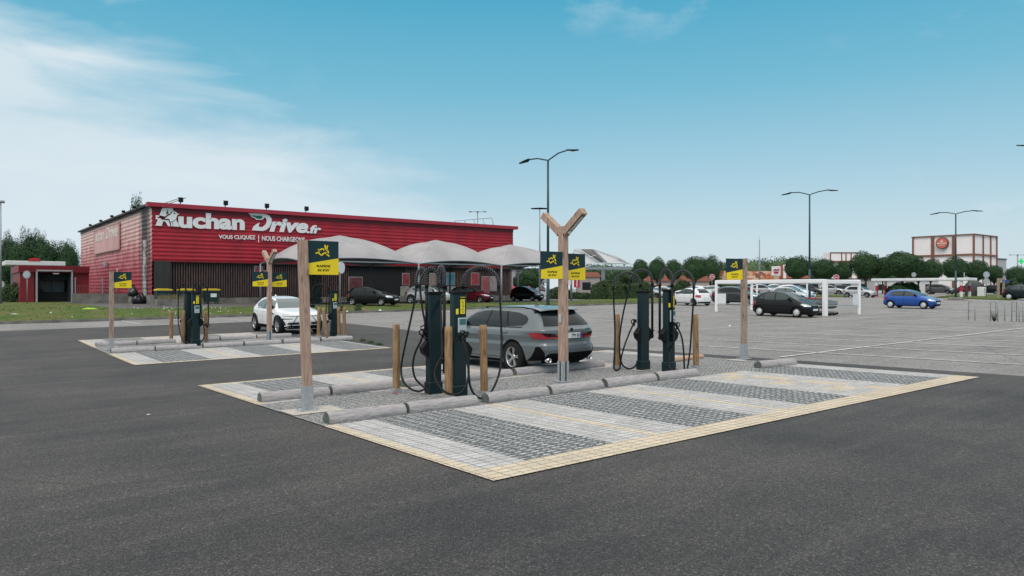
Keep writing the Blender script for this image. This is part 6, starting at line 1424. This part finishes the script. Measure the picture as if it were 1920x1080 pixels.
tag(w.build('weed_clump', LEAF3, None, q, fixn=False), 'thin weeds growing at the foot of a bicycle rack', 'weeds')

# ------------------------------------------------------------------ verges on the right
def verge(name, pts, lift=.12, m_=GRASS, kind='structure'):
    w = MB(); top = [Vector((p.x, p.y, G(p.x, p.y)+lift)) for p in pts]; bot = [Vector((p.x, p.y, G(p.x, p.y)-.1)) for p in pts]; n = len(pts)
    w.add(top+bot, [tuple(range(n))]+[(i, n+i, n+(i+1) % n, (i+1) % n) for i in range(n)]); return tag(w.build(name, m_), kind=kind)
verge('right_verge', [P(1755, 558.5), P(1895, 563.5), P(1935, 557), P(1800, 552)])
verge('planted_strip', [P(1430, 557), P(1585, 557.5), P(1592, 554.5), P(1440, 554)])
verge('hedge_verge', [Vector((GX1+.5, 47, 0)), Vector((GX1+.5, 60, 0)), Vector((66, 60, 0)), Vector((66, 50, 0))], .1)

# ------------------------------------------------------------------ far buildings
CB = Vector((156, 55.3, G(156, 55.3)))
bb = thing('white_box_building', 'tall white panelled box building with brown frame lines and a round red sign', 'building', CB)
ztop = CZ+102/F*140-CB.z
Lb, Wb = 66.5-55.3, 167.5-156
MB().box((Wb/2, Lb/2, ztop/2), (Wb-.1, Lb-.1, ztop)).build('panel_wall', PANEL, bb)
w = MB(); fw_ = .45; zmid = CZ+(540-477)/F*140-CB.z
ysx = [0, onX(1788, 156)*1, 0]
yy = [0]+[Q(px, 500, onX(px, 156)).y-CB.y for px in (1788.5, 1749, 1712)]
xx_ = [0]+[Q(px, 500, onY(px, 55.3)).x-CB.x for px in (1843, 1857)]+[Wb]
for k, y in enumerate(yy): w.box((-.03, y, ztop/2), (.3, .55 if k in (1, 2) else .28, ztop))
for x in xx_[1:]: w.box((x, -.03, ztop/2), (.2, .3, ztop))
for z, h in ((ztop-.1, .2), (zmid, .34)): w.box((-.06, Lb/2, z), (.3, Lb+.3, h)); w.box((Wb/2, -.06, z), (Wb+.3, .3, h))
w.build('brown_frame', TERRA, bb)
yc = Q(1768.5, 456, onX(1768.5, 156)).y-CB.y; zc = CZ+(540-456)/F*onX(1768.5, 156)-CB.z; rs = 9.6/F*147/.9
w = MB(); w.cyl((-.2, yc, zc), (-.6, yc, zc), rs, n=36); sg_ = w.build('round_sign', mat('round sign rim', (.12, .04, .03), .5), bb)
w = MB(); w.cyl((-.6, yc, zc), (-.66, yc, zc), rs*.88, n=36); w.build('round_sign_face', mat('orange red sign', (.58, .12, .09), .5), sg_)
w = MB(); w.box((-.70, yc, zc-.05), (.05, rs*1.5, .22)); w.box((-.70, yc, zc-.42), (.05, rs*1.1, .12)); w.prism([(-.3, .25), (-.12, .62), (0, .3), (.12, .62), (.3, .25), (.1, .1), (-.1, .1)], -.02, .02, T=Matrix.Translation((-.7, yc, zc+.05)) @ Matrix.Rotation(R(90), 4, 'Z')); w.build('sign_lettering', mat('cream sign print', (.7, .55, .45), .5), sg_)
gw = thing('grey_wing', 'low grey building wing with a dark glazed strip at the far right', 'building', (167.6, 56.5, CB.z))
zw = CZ+(540-485)/F*150-CB.z; MB().box((4.5, 3, zw*.62), (9, 6, zw*.76)).build('upper_wall', mat('wing grey', (.42, .42, .42), .6), gw); MB().box((4.5, 3.2, zw*.13), (8.8, 5.6, zw*.26)).build('glazed_strip', mat('wing glass', (.03, .10, .13), .2), gw)
MB().box((4.5, -.05, zw+.02), (9.1, .2, .2)).build('wing_edge', TRIM_D, gw)
q = Q(1915, 490, 128); gx_ = thing('pharmacy_cross', 'green glowing cross sign at the far right edge, above the trees', 'sign', (q.x, q.y, G(q.x, q.y))); zc = q.z-G(q.x, q.y)
w = MB(); w.box((0, 0, zc), (.95, .15, .3), rz=-TH); w.box((0, 0, zc), (.3, .16, .95), rz=-TH); w.build('green_cross', mat('green cross', (.02, .65, .15), .5, emis=.15), gx_); MB().cyl((0, 0, 0), (0, 0, zc-.6), .07, n=8).build('pole', GREYPOST, gx_)
# restaurant with a patchwork frieze
m, t, b = nodes_mat('patchwork frieze'); co = nn(t, 'ShaderNodeTexCoord').outputs['Object']
mp_ = nn(t, 'ShaderNodeMapping', Vector=co, Scale=(.8, .8, 1.3)); vo = nn(t, 'ShaderNodeTexVoronoi', Vector=mp_.outputs[0], Scale=1.7, Randomness=.5); sx_ = nn(t, 'ShaderNodeSeparateXYZ', Vector=vo.outputs['Color'])
rc = ramp_(t, sx_.outputs[0], [(0, (.34, .09, .06)), (.3, (.50, .22, .10)), (.5, (.60, .40, .24)), (.7, (.62, .50, .36)), (.85, (.46, .13, .08))]); t.nodes[-1].color_ramp.interpolation = 'CONSTANT'
t.links.new(rc, b.inputs['Base Color'])
q0 = Q(1318, 520, 150); q1 = Q(1476, 520, 150); rs_ = thing('frieze_restaurant', 'long low restaurant with an orange and cream patchwork frieze beyond the parked cars', 'building', (q0.x, q0.y, G(q0.x, q0.y)), -TH)
Lr = (q1-q0).length; z0, z1 = CZ+(540-527)/F*150-G(q0.x, q0.y), CZ+(540-508)/F*150-G(q0.x, q0.y)
MB().box((Lr/2, 3, (z0+z1)/2), (Lr, 6, z1-z0)).build('frieze', MATS['patchwork frieze'], rs_); MB().box((Lr/2, 3.2, z0/2), (Lr-.4, 5.6, z0)).build('lower_wall', mat('dark shopfront', (.06, .05, .05), .4), rs_)
for k in range(8): MB().box((Lr*(k+.5)/8, .3, z0*.45), (Lr/10, .12, z0*.7)).build('window', GLASS, rs_)
q0 = Q(1455, 508, 146); sg2 = thing('square_shop_sign', 'white square sign with a red bowl emblem above the patchwork restaurant', 'sign', (q0.x, q0.y, G(q0.x, q0.y)), -TH); zc = q0.z-G(q0.x, q0.y)
MB().bbox((0, 0, zc), (1.75, .2, 1.85), .03).build('sign_board', WHITE, sg2)
w = MB(); w.prism([(-.5, -.15), (.5, -.15), (.42, -.55), (-.42, -.55)], -.16, -.1); w.prism([(-.62, 0), (.62, 0), (.62, .12), (-.62, .12)], -.16, -.1); w.prism([(-.6, .2), (-.2, .42), (.2, .3), (.6, .48), (.6, .2)], -.16, -.1); w.v = [(v[0], v[1], v[2]+zc) for v in w.v]; w.build('red_bowl_emblem', mat('sign red', (.42, .02, .05), .5), sg2)
MB().cyl((0, 0, 0), (0, 0, zc-.9), .12, n=8).build('sign_pole', GREYPOST, sg2)
q0 = Q(1468, 525, 148); w_ = thing('brick_gable', 'terracotta gable end half hidden by the round trees right of the square sign', 'building', (q0.x, q0.y, G(q0.x, q0.y)), -TH)
MB().prism([(0, 0), (5.5, 0), (5.5, 3.2), (.6, 5.6), (0, 5.6)], 0, 4).build('gable_wall', mat('terracotta', (.42, .13, .09), .8), w_); MB().bbox((.3, -.1, 2.9), (.5, .3, 5.6), .05).build('pale_pilaster', PANEL, w_)
q0 = Q(1557, 500, 170); bx2 = thing('roof_box_building', 'small white and brown box rooftop above the round trees', 'building', (q0.x, q0.y, G(q0.x, q0.y)), -TH); za, zb2 = CZ+(540-491)/F*170-G(q0.x, q0.y), CZ+(540-473)/F*170-G(q0.x, q0.y)
MB().box((3.1, 2, zb2/2), (6.2, 4, zb2)).build('panel_wall', PANEL, bx2); w = MB()
for x in (0, 2.6, 3.6, 4.8, 6.2): w.box((x, -.04, zb2/2), (.2, .2, zb2))
w.box((3.1, -.04, zb2-.08), (6.3, .22, .2)); w.box((3.1, -.04, za), (6.3, .2, .5)); w.build('brown_frame', TERRA, bx2)
for i, (pa, pb, ya, yb, tt, cc, lb) in enumerate([(1210, 1330, 527, 541, 125, (.40, .33, .31), 'low pale pink house row seen under the round trees'), (1085, 1125, 519, 527, 140, (.32, .28, .27), 'pale house with red roof behind the framed canopy'), (955, 1010, 505, 535, 135, (.30, .30, .31), 'grey wall seen below the third canopy'), (1480, 1640, 524, 541, 135, (.38, .38, .38), 'pale low shopfront seen under the tree row'), (1640, 1760, 525, 541, 140, (.55, .56, .56), 'white low shopfront behind the pillared shelter')]):
    q0, q1 = Q(pa, 540, tt), Q(pb, 540, tt); g0 = G(q0.x, q0.y); L_ = (q1-q0).length; h = CZ+(540-ya)/F*tt-g0
    hb = thing('low_building', lb, 'building', (q0.x, q0.y, g0), -TH, 'low far buildings'); MB().box((L_/2, 2, h/2), (L_, 4, h)).build('wall', mat('low wall %d' % i, cc, .8), hb)
    MB().prism([(-.3, h), (L_+.3, h), (L_-.5, h+.9), (.5, h+.9)] if i < 2 else [(-.2, h), (L_+.2, h), (L_+.2, h+.2), (-.2, h+.2)], -.3, 4.3).build('roof', mat('tile roof', (.32, .12, .08), .8) if i < 2 else TRIM_D, hb)
    for k in range(int(L_/3)): MB().box((1.5+3*k, -.02, h*.45), (1.6, .06, h*.45)).build('window', GLASS, hb)

# ------------------------------------------------------------------ trees and hedges
def leaves(w, n, shape, size, rg, mi=0):
    k = 0
    while k < n:
        p, nrm = shape(rg)
        if p is None: continue
        s = size*rg.uniform(.6, 1.3); a = Vector((rg.gauss(0, 1), rg.gauss(0, 1), rg.gauss(0, 1))).normalized(); a = (a-nrm*a.dot(nrm)*.7)
        if a.length < .1: continue
        a.normalize(); b_ = nrm.cross(a)+Vector((rg.gauss(0, .35), rg.gauss(0, .35), rg.gauss(0, .35))); b_.normalize()
        w.v += [tuple(p-a*s*.5), tuple(p+b_*s*.32), tuple(p+a*s*.5), tuple(p-b_*s*.32)]; i = len(w.v); w.f.append([i-4, i-3, i-2, i-1]); w.m.append(mi); w.sm.append(False); k += 1
def blob_shape(rx, ry, rz, cz, seed, amp=.16, fr=1.6, shell=.30):
    def f(rg):
        d = Vector((rg.gauss(0, 1), rg.gauss(0, 1), rg.gauss(0, 1))).normalized(); q = d*fr+Vector((seed*3.1, seed*1.7, seed))
        k = 1+amp*2*noise.noise(q)+amp*noise.noise(q*2.7)+amp*.5*noise.noise(q*6); r_ = k*(1-shell*rg.random()**1.6)
        if d.z < -.2: r_ *= 1-.25*(-d.z-.2)
        return Vector((d.x*rx*r_, d.y*ry*r_, cz+d.z*rz*r_)), (d+Vector((0, 0, .3))).normalized()
    return f
def tree_proto(name, label, R_, H0, H1, seed, lm, n=9000, size=.20, cat='tree', amp=.09, fr=1.6, group=None):
    r = thing(name, label, cat, (0, 0, 0), 0, group); rg = random.Random(seed)
    w = MB(); w.tube([(0, 0, -.1), (.03, .02, H0*.6), (0, 0, H0+.3), (.05, 0, (H0+H1)/2)], .15, 8, rr=[.19, .15, .13, .06])
    for k in range(6):
        a = k*1.05+seed; w.tube([(0, 0, H0*.85), (math.cos(a)*R_*.35, math.sin(a)*R_*.35, H0+(H1-H0)*.3), (math.cos(a)*R_*.75, math.sin(a)*R_*.75, H0+(H1-H0)*.55)], .06, 6, rr=[.09, .06, .02])
    w.build('trunk', BARK, r)
    w = MB(); rz = (H1-H0)/2; leaves(w, n, blob_shape(R_, R_, rz, H0+rz, seed, amp, fr), size, rg)
    bm = bmesh.new(); bmesh.ops.create_icosphere(bm, subdivisions=3, radius=1); b0 = len(w.v)
    for v in bm.verts:
        d = v.co.normalized(); k = .80+.08*noise.noise(d*2+Vector((seed, 0, 0))); w.v.append((d.x*R_*k, d.y*R_*k, H0+rz+d.z*rz*k))
    for f in bm.faces: w.f.append([b0+v.index for v in f.verts]); w.m.append(0); w.sm.append(True)
    bm.free(); w.build('crown', lm, r, fixn=False); return r
gT = 'round crowned trees in a row'
protos = [tree_proto('round_tree', 'x', 2.3, 2.2, 6.2, s, LEAF, group=gT) for s in (1, 2, 3)]
used = [False]*3
def tree(px, t, rpx, top, label, pi, pbot=524, group=gT):
    q = Q(px, 540, t); z = G(q.x, q.y) if q.x > GX1 or q.y < KY else PLAT
    if not used[pi]: o = protos[pi]; used[pi] = True
    else: o = copy_tree(protos[pi])
    Rw = rpx*.92/F*t; zt = CZ+(540-top)/F*t-z
    o.location = (q.x, q.y, z); o.scale = (Rw/2.3, Rw/2.3, zt/6.2); o.rotation_euler = (0, 0, px*.7)
    tag(o, label, 'tree', group); return o
LT = [(1201, 113, 17, 486, 'first round tree of the row, above the hedge and left of the right-hand charging stations'), (1232, 112, 18.5, 484, 'second round tree, directly above the left arched cables'), (1263, 113, 17.5, 486, 'third round tree, above the right-hand charging stations'), (1303, 105, 26, 481, 'widest round tree of the left group, above the white hatchback'),
      (1494, 118, 25, 481, 'round tree just left of the dark lamp pole behind the shelter'), (1545, 118, 25, 485, 'round tree just right of the dark lamp pole behind the shelter'), (1581, 120, 18, 489, 'smaller round tree under the rooftop box'), (1623, 112, 30, 473, 'big round tree right of the rooftop box'), (1692, 108, 40, 471, 'largest round tree, left of the white box building'), (1745, 112, 24, 486, 'round tree at the left foot of the white box building'),
      (1792, 114, 28, 483, 'round tree in front of the white box building, behind the lamp pole'), (1832, 115, 22, 487, 'round tree below the right corner of the white box building'), (1864, 118, 17, 497, 'small round tree right of the double round signs'), (1908, 112, 22, 500, 'round tree at the right edge, under the green cross'), (1722, 120, 22, 490, 'round tree tucked behind the largest one, on its right'), (1655, 125, 22, 482, 'round tree tucked behind the largest one, on its left')]
for i, (px, t, rp_, top, lb) in enumerate(LT): tree(px, t, rp_, top, lb, i % 3)
q0 = tree_proto('leafy_tree', 'broad leafy tree behind the loading annexe, nearest the red building', 3.4, 1.5, 9.4, 11, LEAF, 9500, .30, amp=.2, fr=2, group='trees at the left behind the annexe')
gl_t = 'trees at the left behind the annexe'
def place(o, px, t, rpx, top, R0, H0_, label, first=False):
    o = o if first else copy_tree(o); q = Q(px, 540, t); o.location = (q.x, q.y, PLAT); Rw = rpx/F*t; o.scale = (Rw/R0, Rw/R0, (CZ+(540-top)/F*t-PLAT)/H0_); o.rotation_euler = (0, 0, px); tag(o, label, 'tree', gl_t); return o
place(q0, 127, 112, 21, 453, 3.4, 9.4, 'round leafy tree between the annexe and the faded side of the red building', True)
place(q0, 84, 112, 30, 450, 3.4, 9.4, 'leafy tree behind the middle of the loading annexe'); place(q0, 33, 110, 30, 452, 3.4, 9.4, 'leafy tree behind the left end of the white filling station canopy')
place(q0, 258, 150, 14, 370, 3.4, 9.4, 'small treetop showing over the roof of the red building'); place(q0, 8, 128, 22, 478, 3.4, 9.4, 'low leafy tree at the left edge, below the others')
place(q0, 1330, 150, 22, 480, 3.4, 9.4, 'tall loose tree behind the row of round trees, over the white hatchback'); place(q0, 993, 118, 30, 503, 3.4, 9.4, 'green tree seen under the third canopy')
q1 = tree_proto('conifer', 'x', 2.6, 1.0, 11.5, 21, LEAF4, 11000, .26, amp=.24, fr=1.8)
place(q1, 57, 135, 23, 434, 2.6, 11.5, 'dark spiky conifer behind the annexe, tallest at the left', True); place(q1, 15, 135, 18, 441, 2.6, 11.5, 'dark conifer at the left edge of the view'); place(q1, 76, 140, 14, 437, 2.6, 11.5, 'second dark conifer top beside the tallest one')
def bush(name, pts, hgt, wid, label, lm=LEAF3, n=2600, size=.2, cat='bush', group=None, zf=None, amp=.25):
    """a bush or hedge along a path of ground points"""
    a, b_ = Vector(pts[0]), Vector(pts[-1]); z0 = (zf or G)(a.x, a.y); r = thing(name, label, cat, (a.x, a.y, z0), 0, group); d = b_-a; d.z = 0; L_ = max(d.length, .01); dn = d.normalized() if d.length > .01 else Vector((1, 0, 0)); nn_ = Vector((-dn.y, dn.x, 0)); rg = random.Random(int(a.x*7)+3)
    def shp(rg):
        u = rg.random(); th_ = rg.uniform(-.15, math.pi+.15); k = 1+amp*noise.noise(Vector((u*L_*.9, math.cos(th_)*1.5, math.sin(th_)*1.5+a.x)))+amp*.5*noise.noise(Vector((u*L_*3, math.cos(th_)*4, math.sin(th_)*4)))
        endk = min(1, (min(u, 1-u)*L_+.25)/(wid*.5)) if L_ > .5 else 1; k *= (.45+.55*endk**.5)
        sq = (abs(math.cos(th_))**3.2+abs(math.sin(th_))**3.2)**(-1/3.2); rr = k*sq*(1-.28*rg.random()**2)
        n_ = (nn_*math.cos(th_)+Vector((0, 0, math.sin(th_)))).normalized(); off = dn*((u-.5)*.0)
        if L_ <= .5: 
            az = rg.uniform(0, 6.28); el_ = rg.random()**.7*1.4; k2 = 1+amp*noise.noise(Vector((math.cos(az)*1.5, math.sin(az)*1.5, el_*1.5+a.x)))*1.6; k2 *= 1-.3*rg.random()**2
            v = Vector((math.cos(az)*math.cos(el_), math.sin(az)*math.cos(el_), math.sin(el_))); return Vector((v.x*wid/2*k2, v.y*wid/2*k2, max(.02, v.z*hgt*k2))), v
        return dn*(u*L_)+nn_*(math.cos(th_)*rr*wid/2)+Vector((0, 0, max(.02, math.sin(th_)*rr*hgt*.98))), n_
    w = MB(); leaves(w, n, shp, size, rg)
    if L_ > .5: w.box(dn*L_/2+Vector((0, 0, hgt*.4)), (L_*.94, wid*.62, hgt*.8), rz=math.atan2(dn.y, dn.x), mi=0)
    else: w.cyl((0, 0, 0), (0, 0, hgt*.62), wid*.28, wid*.2, 8)
    w.build('foliage', lm, r, fixn=False); w = MB(); w.tube([(0, 0, -.05), (0, 0, hgt*.5)], .05, 6); w.build('stem', BARK, r)
    return r
FL = lambda x, y: PLAT
h0, h1 = Q(1112, 557, 86), Q(1172, 557, 84)
bush('clipped_hedge', [h0, h1], CZ+(540-526)/F*85-PLAT, 2.4, 'long clipped hedge behind the grey canopy column', n=9000, size=.22, cat='hedge', zf=FL, amp=.12)
bush('clipped_hedge', [Q(1172, 557, 92), Q(1222, 557, 92)], 2.1, 2.4, 'lower hedge running on behind the right-hand charging stations', n=6000, size=.22, cat='hedge', amp=.15)
bush('clipped_hedge', [Q(1265, 552, 92), Q(1298, 552, 90)], 2.0, 2.0, 'yellowish hedge above the roof of the white hatchback', n=4500, size=.2, cat='hedge')
bush('low_hedge', [Q(1030, 555, 92), Q(1068, 555, 90)], 1.3, 1.8, 'low hedge right of the tallest lamp pole', n=3500, cat='hedge', zf=FL)
bush('low_hedge', [Q(1068, 560, 92), Q(1105, 560, 88)], .75, 1.4, 'knee-high hedge left of the long clipped hedge', n=2500, cat='hedge', zf=FL)
bush('shrub', [Q(1352, 548, 108), Q(1380, 548, 108)], 2.0, 2.4, 'loose shrubs seen inside the left end of the trolley shelter', n=4000, size=.24)
bush('shrub', [Q(1668, 548, 92), Q(1720, 548, 92)], 1.7, 2.2, 'dark shrubs under the pillared shelter roof', n=5000, size=.22, lm=LEAF)
bush('shrub', [Q(1880, 548, 100), Q(1905, 548, 100)], 2.2, 2.4, 'bright shrubs under the tree at the right edge', n=3500, size=.24)
for px, py, h, wd, lb in [(50, 566, 2.1, 3.2, 'dense dark bush at the foot of the octagonal sign'), (18, 566, 1.8, 3.0, 'bush at the left edge of the grass'), (30, 560, 1.5, 2.2, 'lighter bush behind the dense dark one'), (65, 563, 1.7, 2.2, 'bush touching the loading dock frame')]:
    q = P(px, py, FL); bush('bush', [q, q], h, wd, lb, n=3200, size=.16, zf=FL, group='bushes on the left bank')
for px, py in [(648, 590), (606, 592)]:
    q = Q(px, py, 52); z = bankz(q.x, 46.2); bush('weed_tuft', [Vector((q.x, 46.2, z)), Vector((q.x, 46.2, z))], .35, .7, 'leafy weed on the grass bank, %s' % ('right of the edge-on round sign' if px > 640 else 'left of the edge-on round sign'), n=260, size=.09, cat='weed', zf=lambda x, y: z)
for px, py, lb in [(680, 640, 'small weed at the right corner of the rear charging island'), (695, 644, 'flat weed at the edge of the rear charging island'), (710, 648, 'tiny weed tuft nearest the leftmost front bollard')]:
    q = P(px, py); bush('paving_weed', [q, q], .10, .35, lb, n=160, size=.035, cat='weed', group='weeds at the paving edge')
# wild flowers / litter on the bank
fl = MB()
for k in range(45):
    x = rr_.uniform(11, 15) if k % 4 else rr_.uniform(0, 20); y = rr_.uniform(46, 52); z = bankz(x, y)+.08; s_ = .03; fl.add([(x-s_, y, z), (x+s_, y, z), (x+s_, y, z+2*s_), (x-s_, y, z+2*s_)], [(0, 1, 2, 3)])
tag(fl.build('small_white_flowers', WHITE, fixn=False), kind='stuff')
for px, py, lb, s_ in [(26, 578, 'long white litter scrap on the left grass bank', (.5, .12, .05)), (95, 578.5, 'small white litter scrap in the middle of the left bank', (.16, .12, .08)), (168, 571, 'lime green plastic sheet on the grass before the ramp', (1.0, .35, .10)), (651, 591, 'white litter under the kerb right of the rear station', (.16, .14, .1)), (713, 589.5, 'white scrap on the kerb below the black hatchback', (.3, .2, .12)), (278, 777, 'tiny white scrap on the dark asphalt', (.07, .03, .008)), (142, 603, 'white scrap at the kerb, left', (.12, .1, .06)), (1368, 611.5, 'white litter by the wooden signpost on the light asphalt', (.25, .1, .06))]:
    q = Q(px, py, 44) if py < 595 and px < 800 else P(px, py)
    if py < 595 and px < 800:
        y = {26: 50, 95: 50, 168: 52.2, 651: 45.0, 713: 45.0}[px]; tt = onY(px, y); q = Q(px, py, tt); q.z = bankz(q.x, y) if y > 45.2 else G(q.x, y)+.12
    w = MB(); n_ = 10; rg = random.Random(px)
    ring = [(math.cos(i*.628)*s_[0]/2*rg.uniform(.6, 1), math.sin(i*.628)*s_[1]/2*rg.uniform(.6, 1)) for i in range(n_)]
    w.add([(a, b_, 0) for a, b_ in ring]+[(a*.5, b_*.5, s_[2]*rg.uniform(.5, 1)) for a, b_ in ring]+[(0, 0, s_[2]*.8)], [(i, (i+1) % n_, n_+(i+1) % n_, n_+i) for i in range(n_)]+[(n_+i, n_+(i+1) % n_, 2*n_) for i in range(n_)])
    tag(w.build('litter', mat('lime plastic', (.35, .6, .05), .5) if px == 168 else WHITE, None, q), lb, 'litter', 'scraps of litter')
# far woods
def woods(name, px0, px1, t, tops, lm, n_each=800, size=.75, step=11):
    w = MB(); rg = random.Random(int(px0)); px = px0
    while px < px1:
        top = hermite(tops, px)+rg.uniform(-2.5, 3); tt = t*rg.uniform(.95, 1.08); q = Q(px, 540, tt); H_ = CZ+(540-top)/F*tt-1.0; rr = rg.uniform(4.5, 7.5)
        f = blob_shape(rr, rr, H_*.42, 0, rg.random()*50, .22, 1.8); c = Vector((q.x, q.y, 1.0+H_*.58))
        leaves(w, n_each, lambda g_: (lambda r: (c+r[0], r[1]))(f(g_)), size, rg)
        bm = bmesh.new(); bmesh.ops.create_icosphere(bm, subdivisions=2, radius=1); b0 = len(w.v)
        for v in bm.verts: d = v.co.normalized(); w.v.append((c.x+d.x*rr*.72, c.y+d.y*rr*.72, c.z+d.z*H_*.42*.78))
        for fc in bm.faces: w.f.append([b0+v.index for v in fc.verts]); w.m.append(0); w.sm.append(True)
        bm.free(); w.cyl((c.x, c.y, 0), (c.x, c.y, c.z), rr*.5, rr*.5, 6, caps=False); px += step*rg.uniform(.6, 1.3)
    return tag(w.build(name, lm, fixn=False), kind='stuff')
woods('far_woods', 1105, 1960, 270, [(1100, 494), (1180, 497), (1250, 503), (1330, 492), (1400, 488), (1480, 484), (1560, 487), (1640, 500), (1760, 506), (2000, 507)], LEAF2)
woods('far_left_woods', -40, 170, 230, [(-40, 500), (60, 500), (170, 505)], LEAF2, 500)
#@@PART5
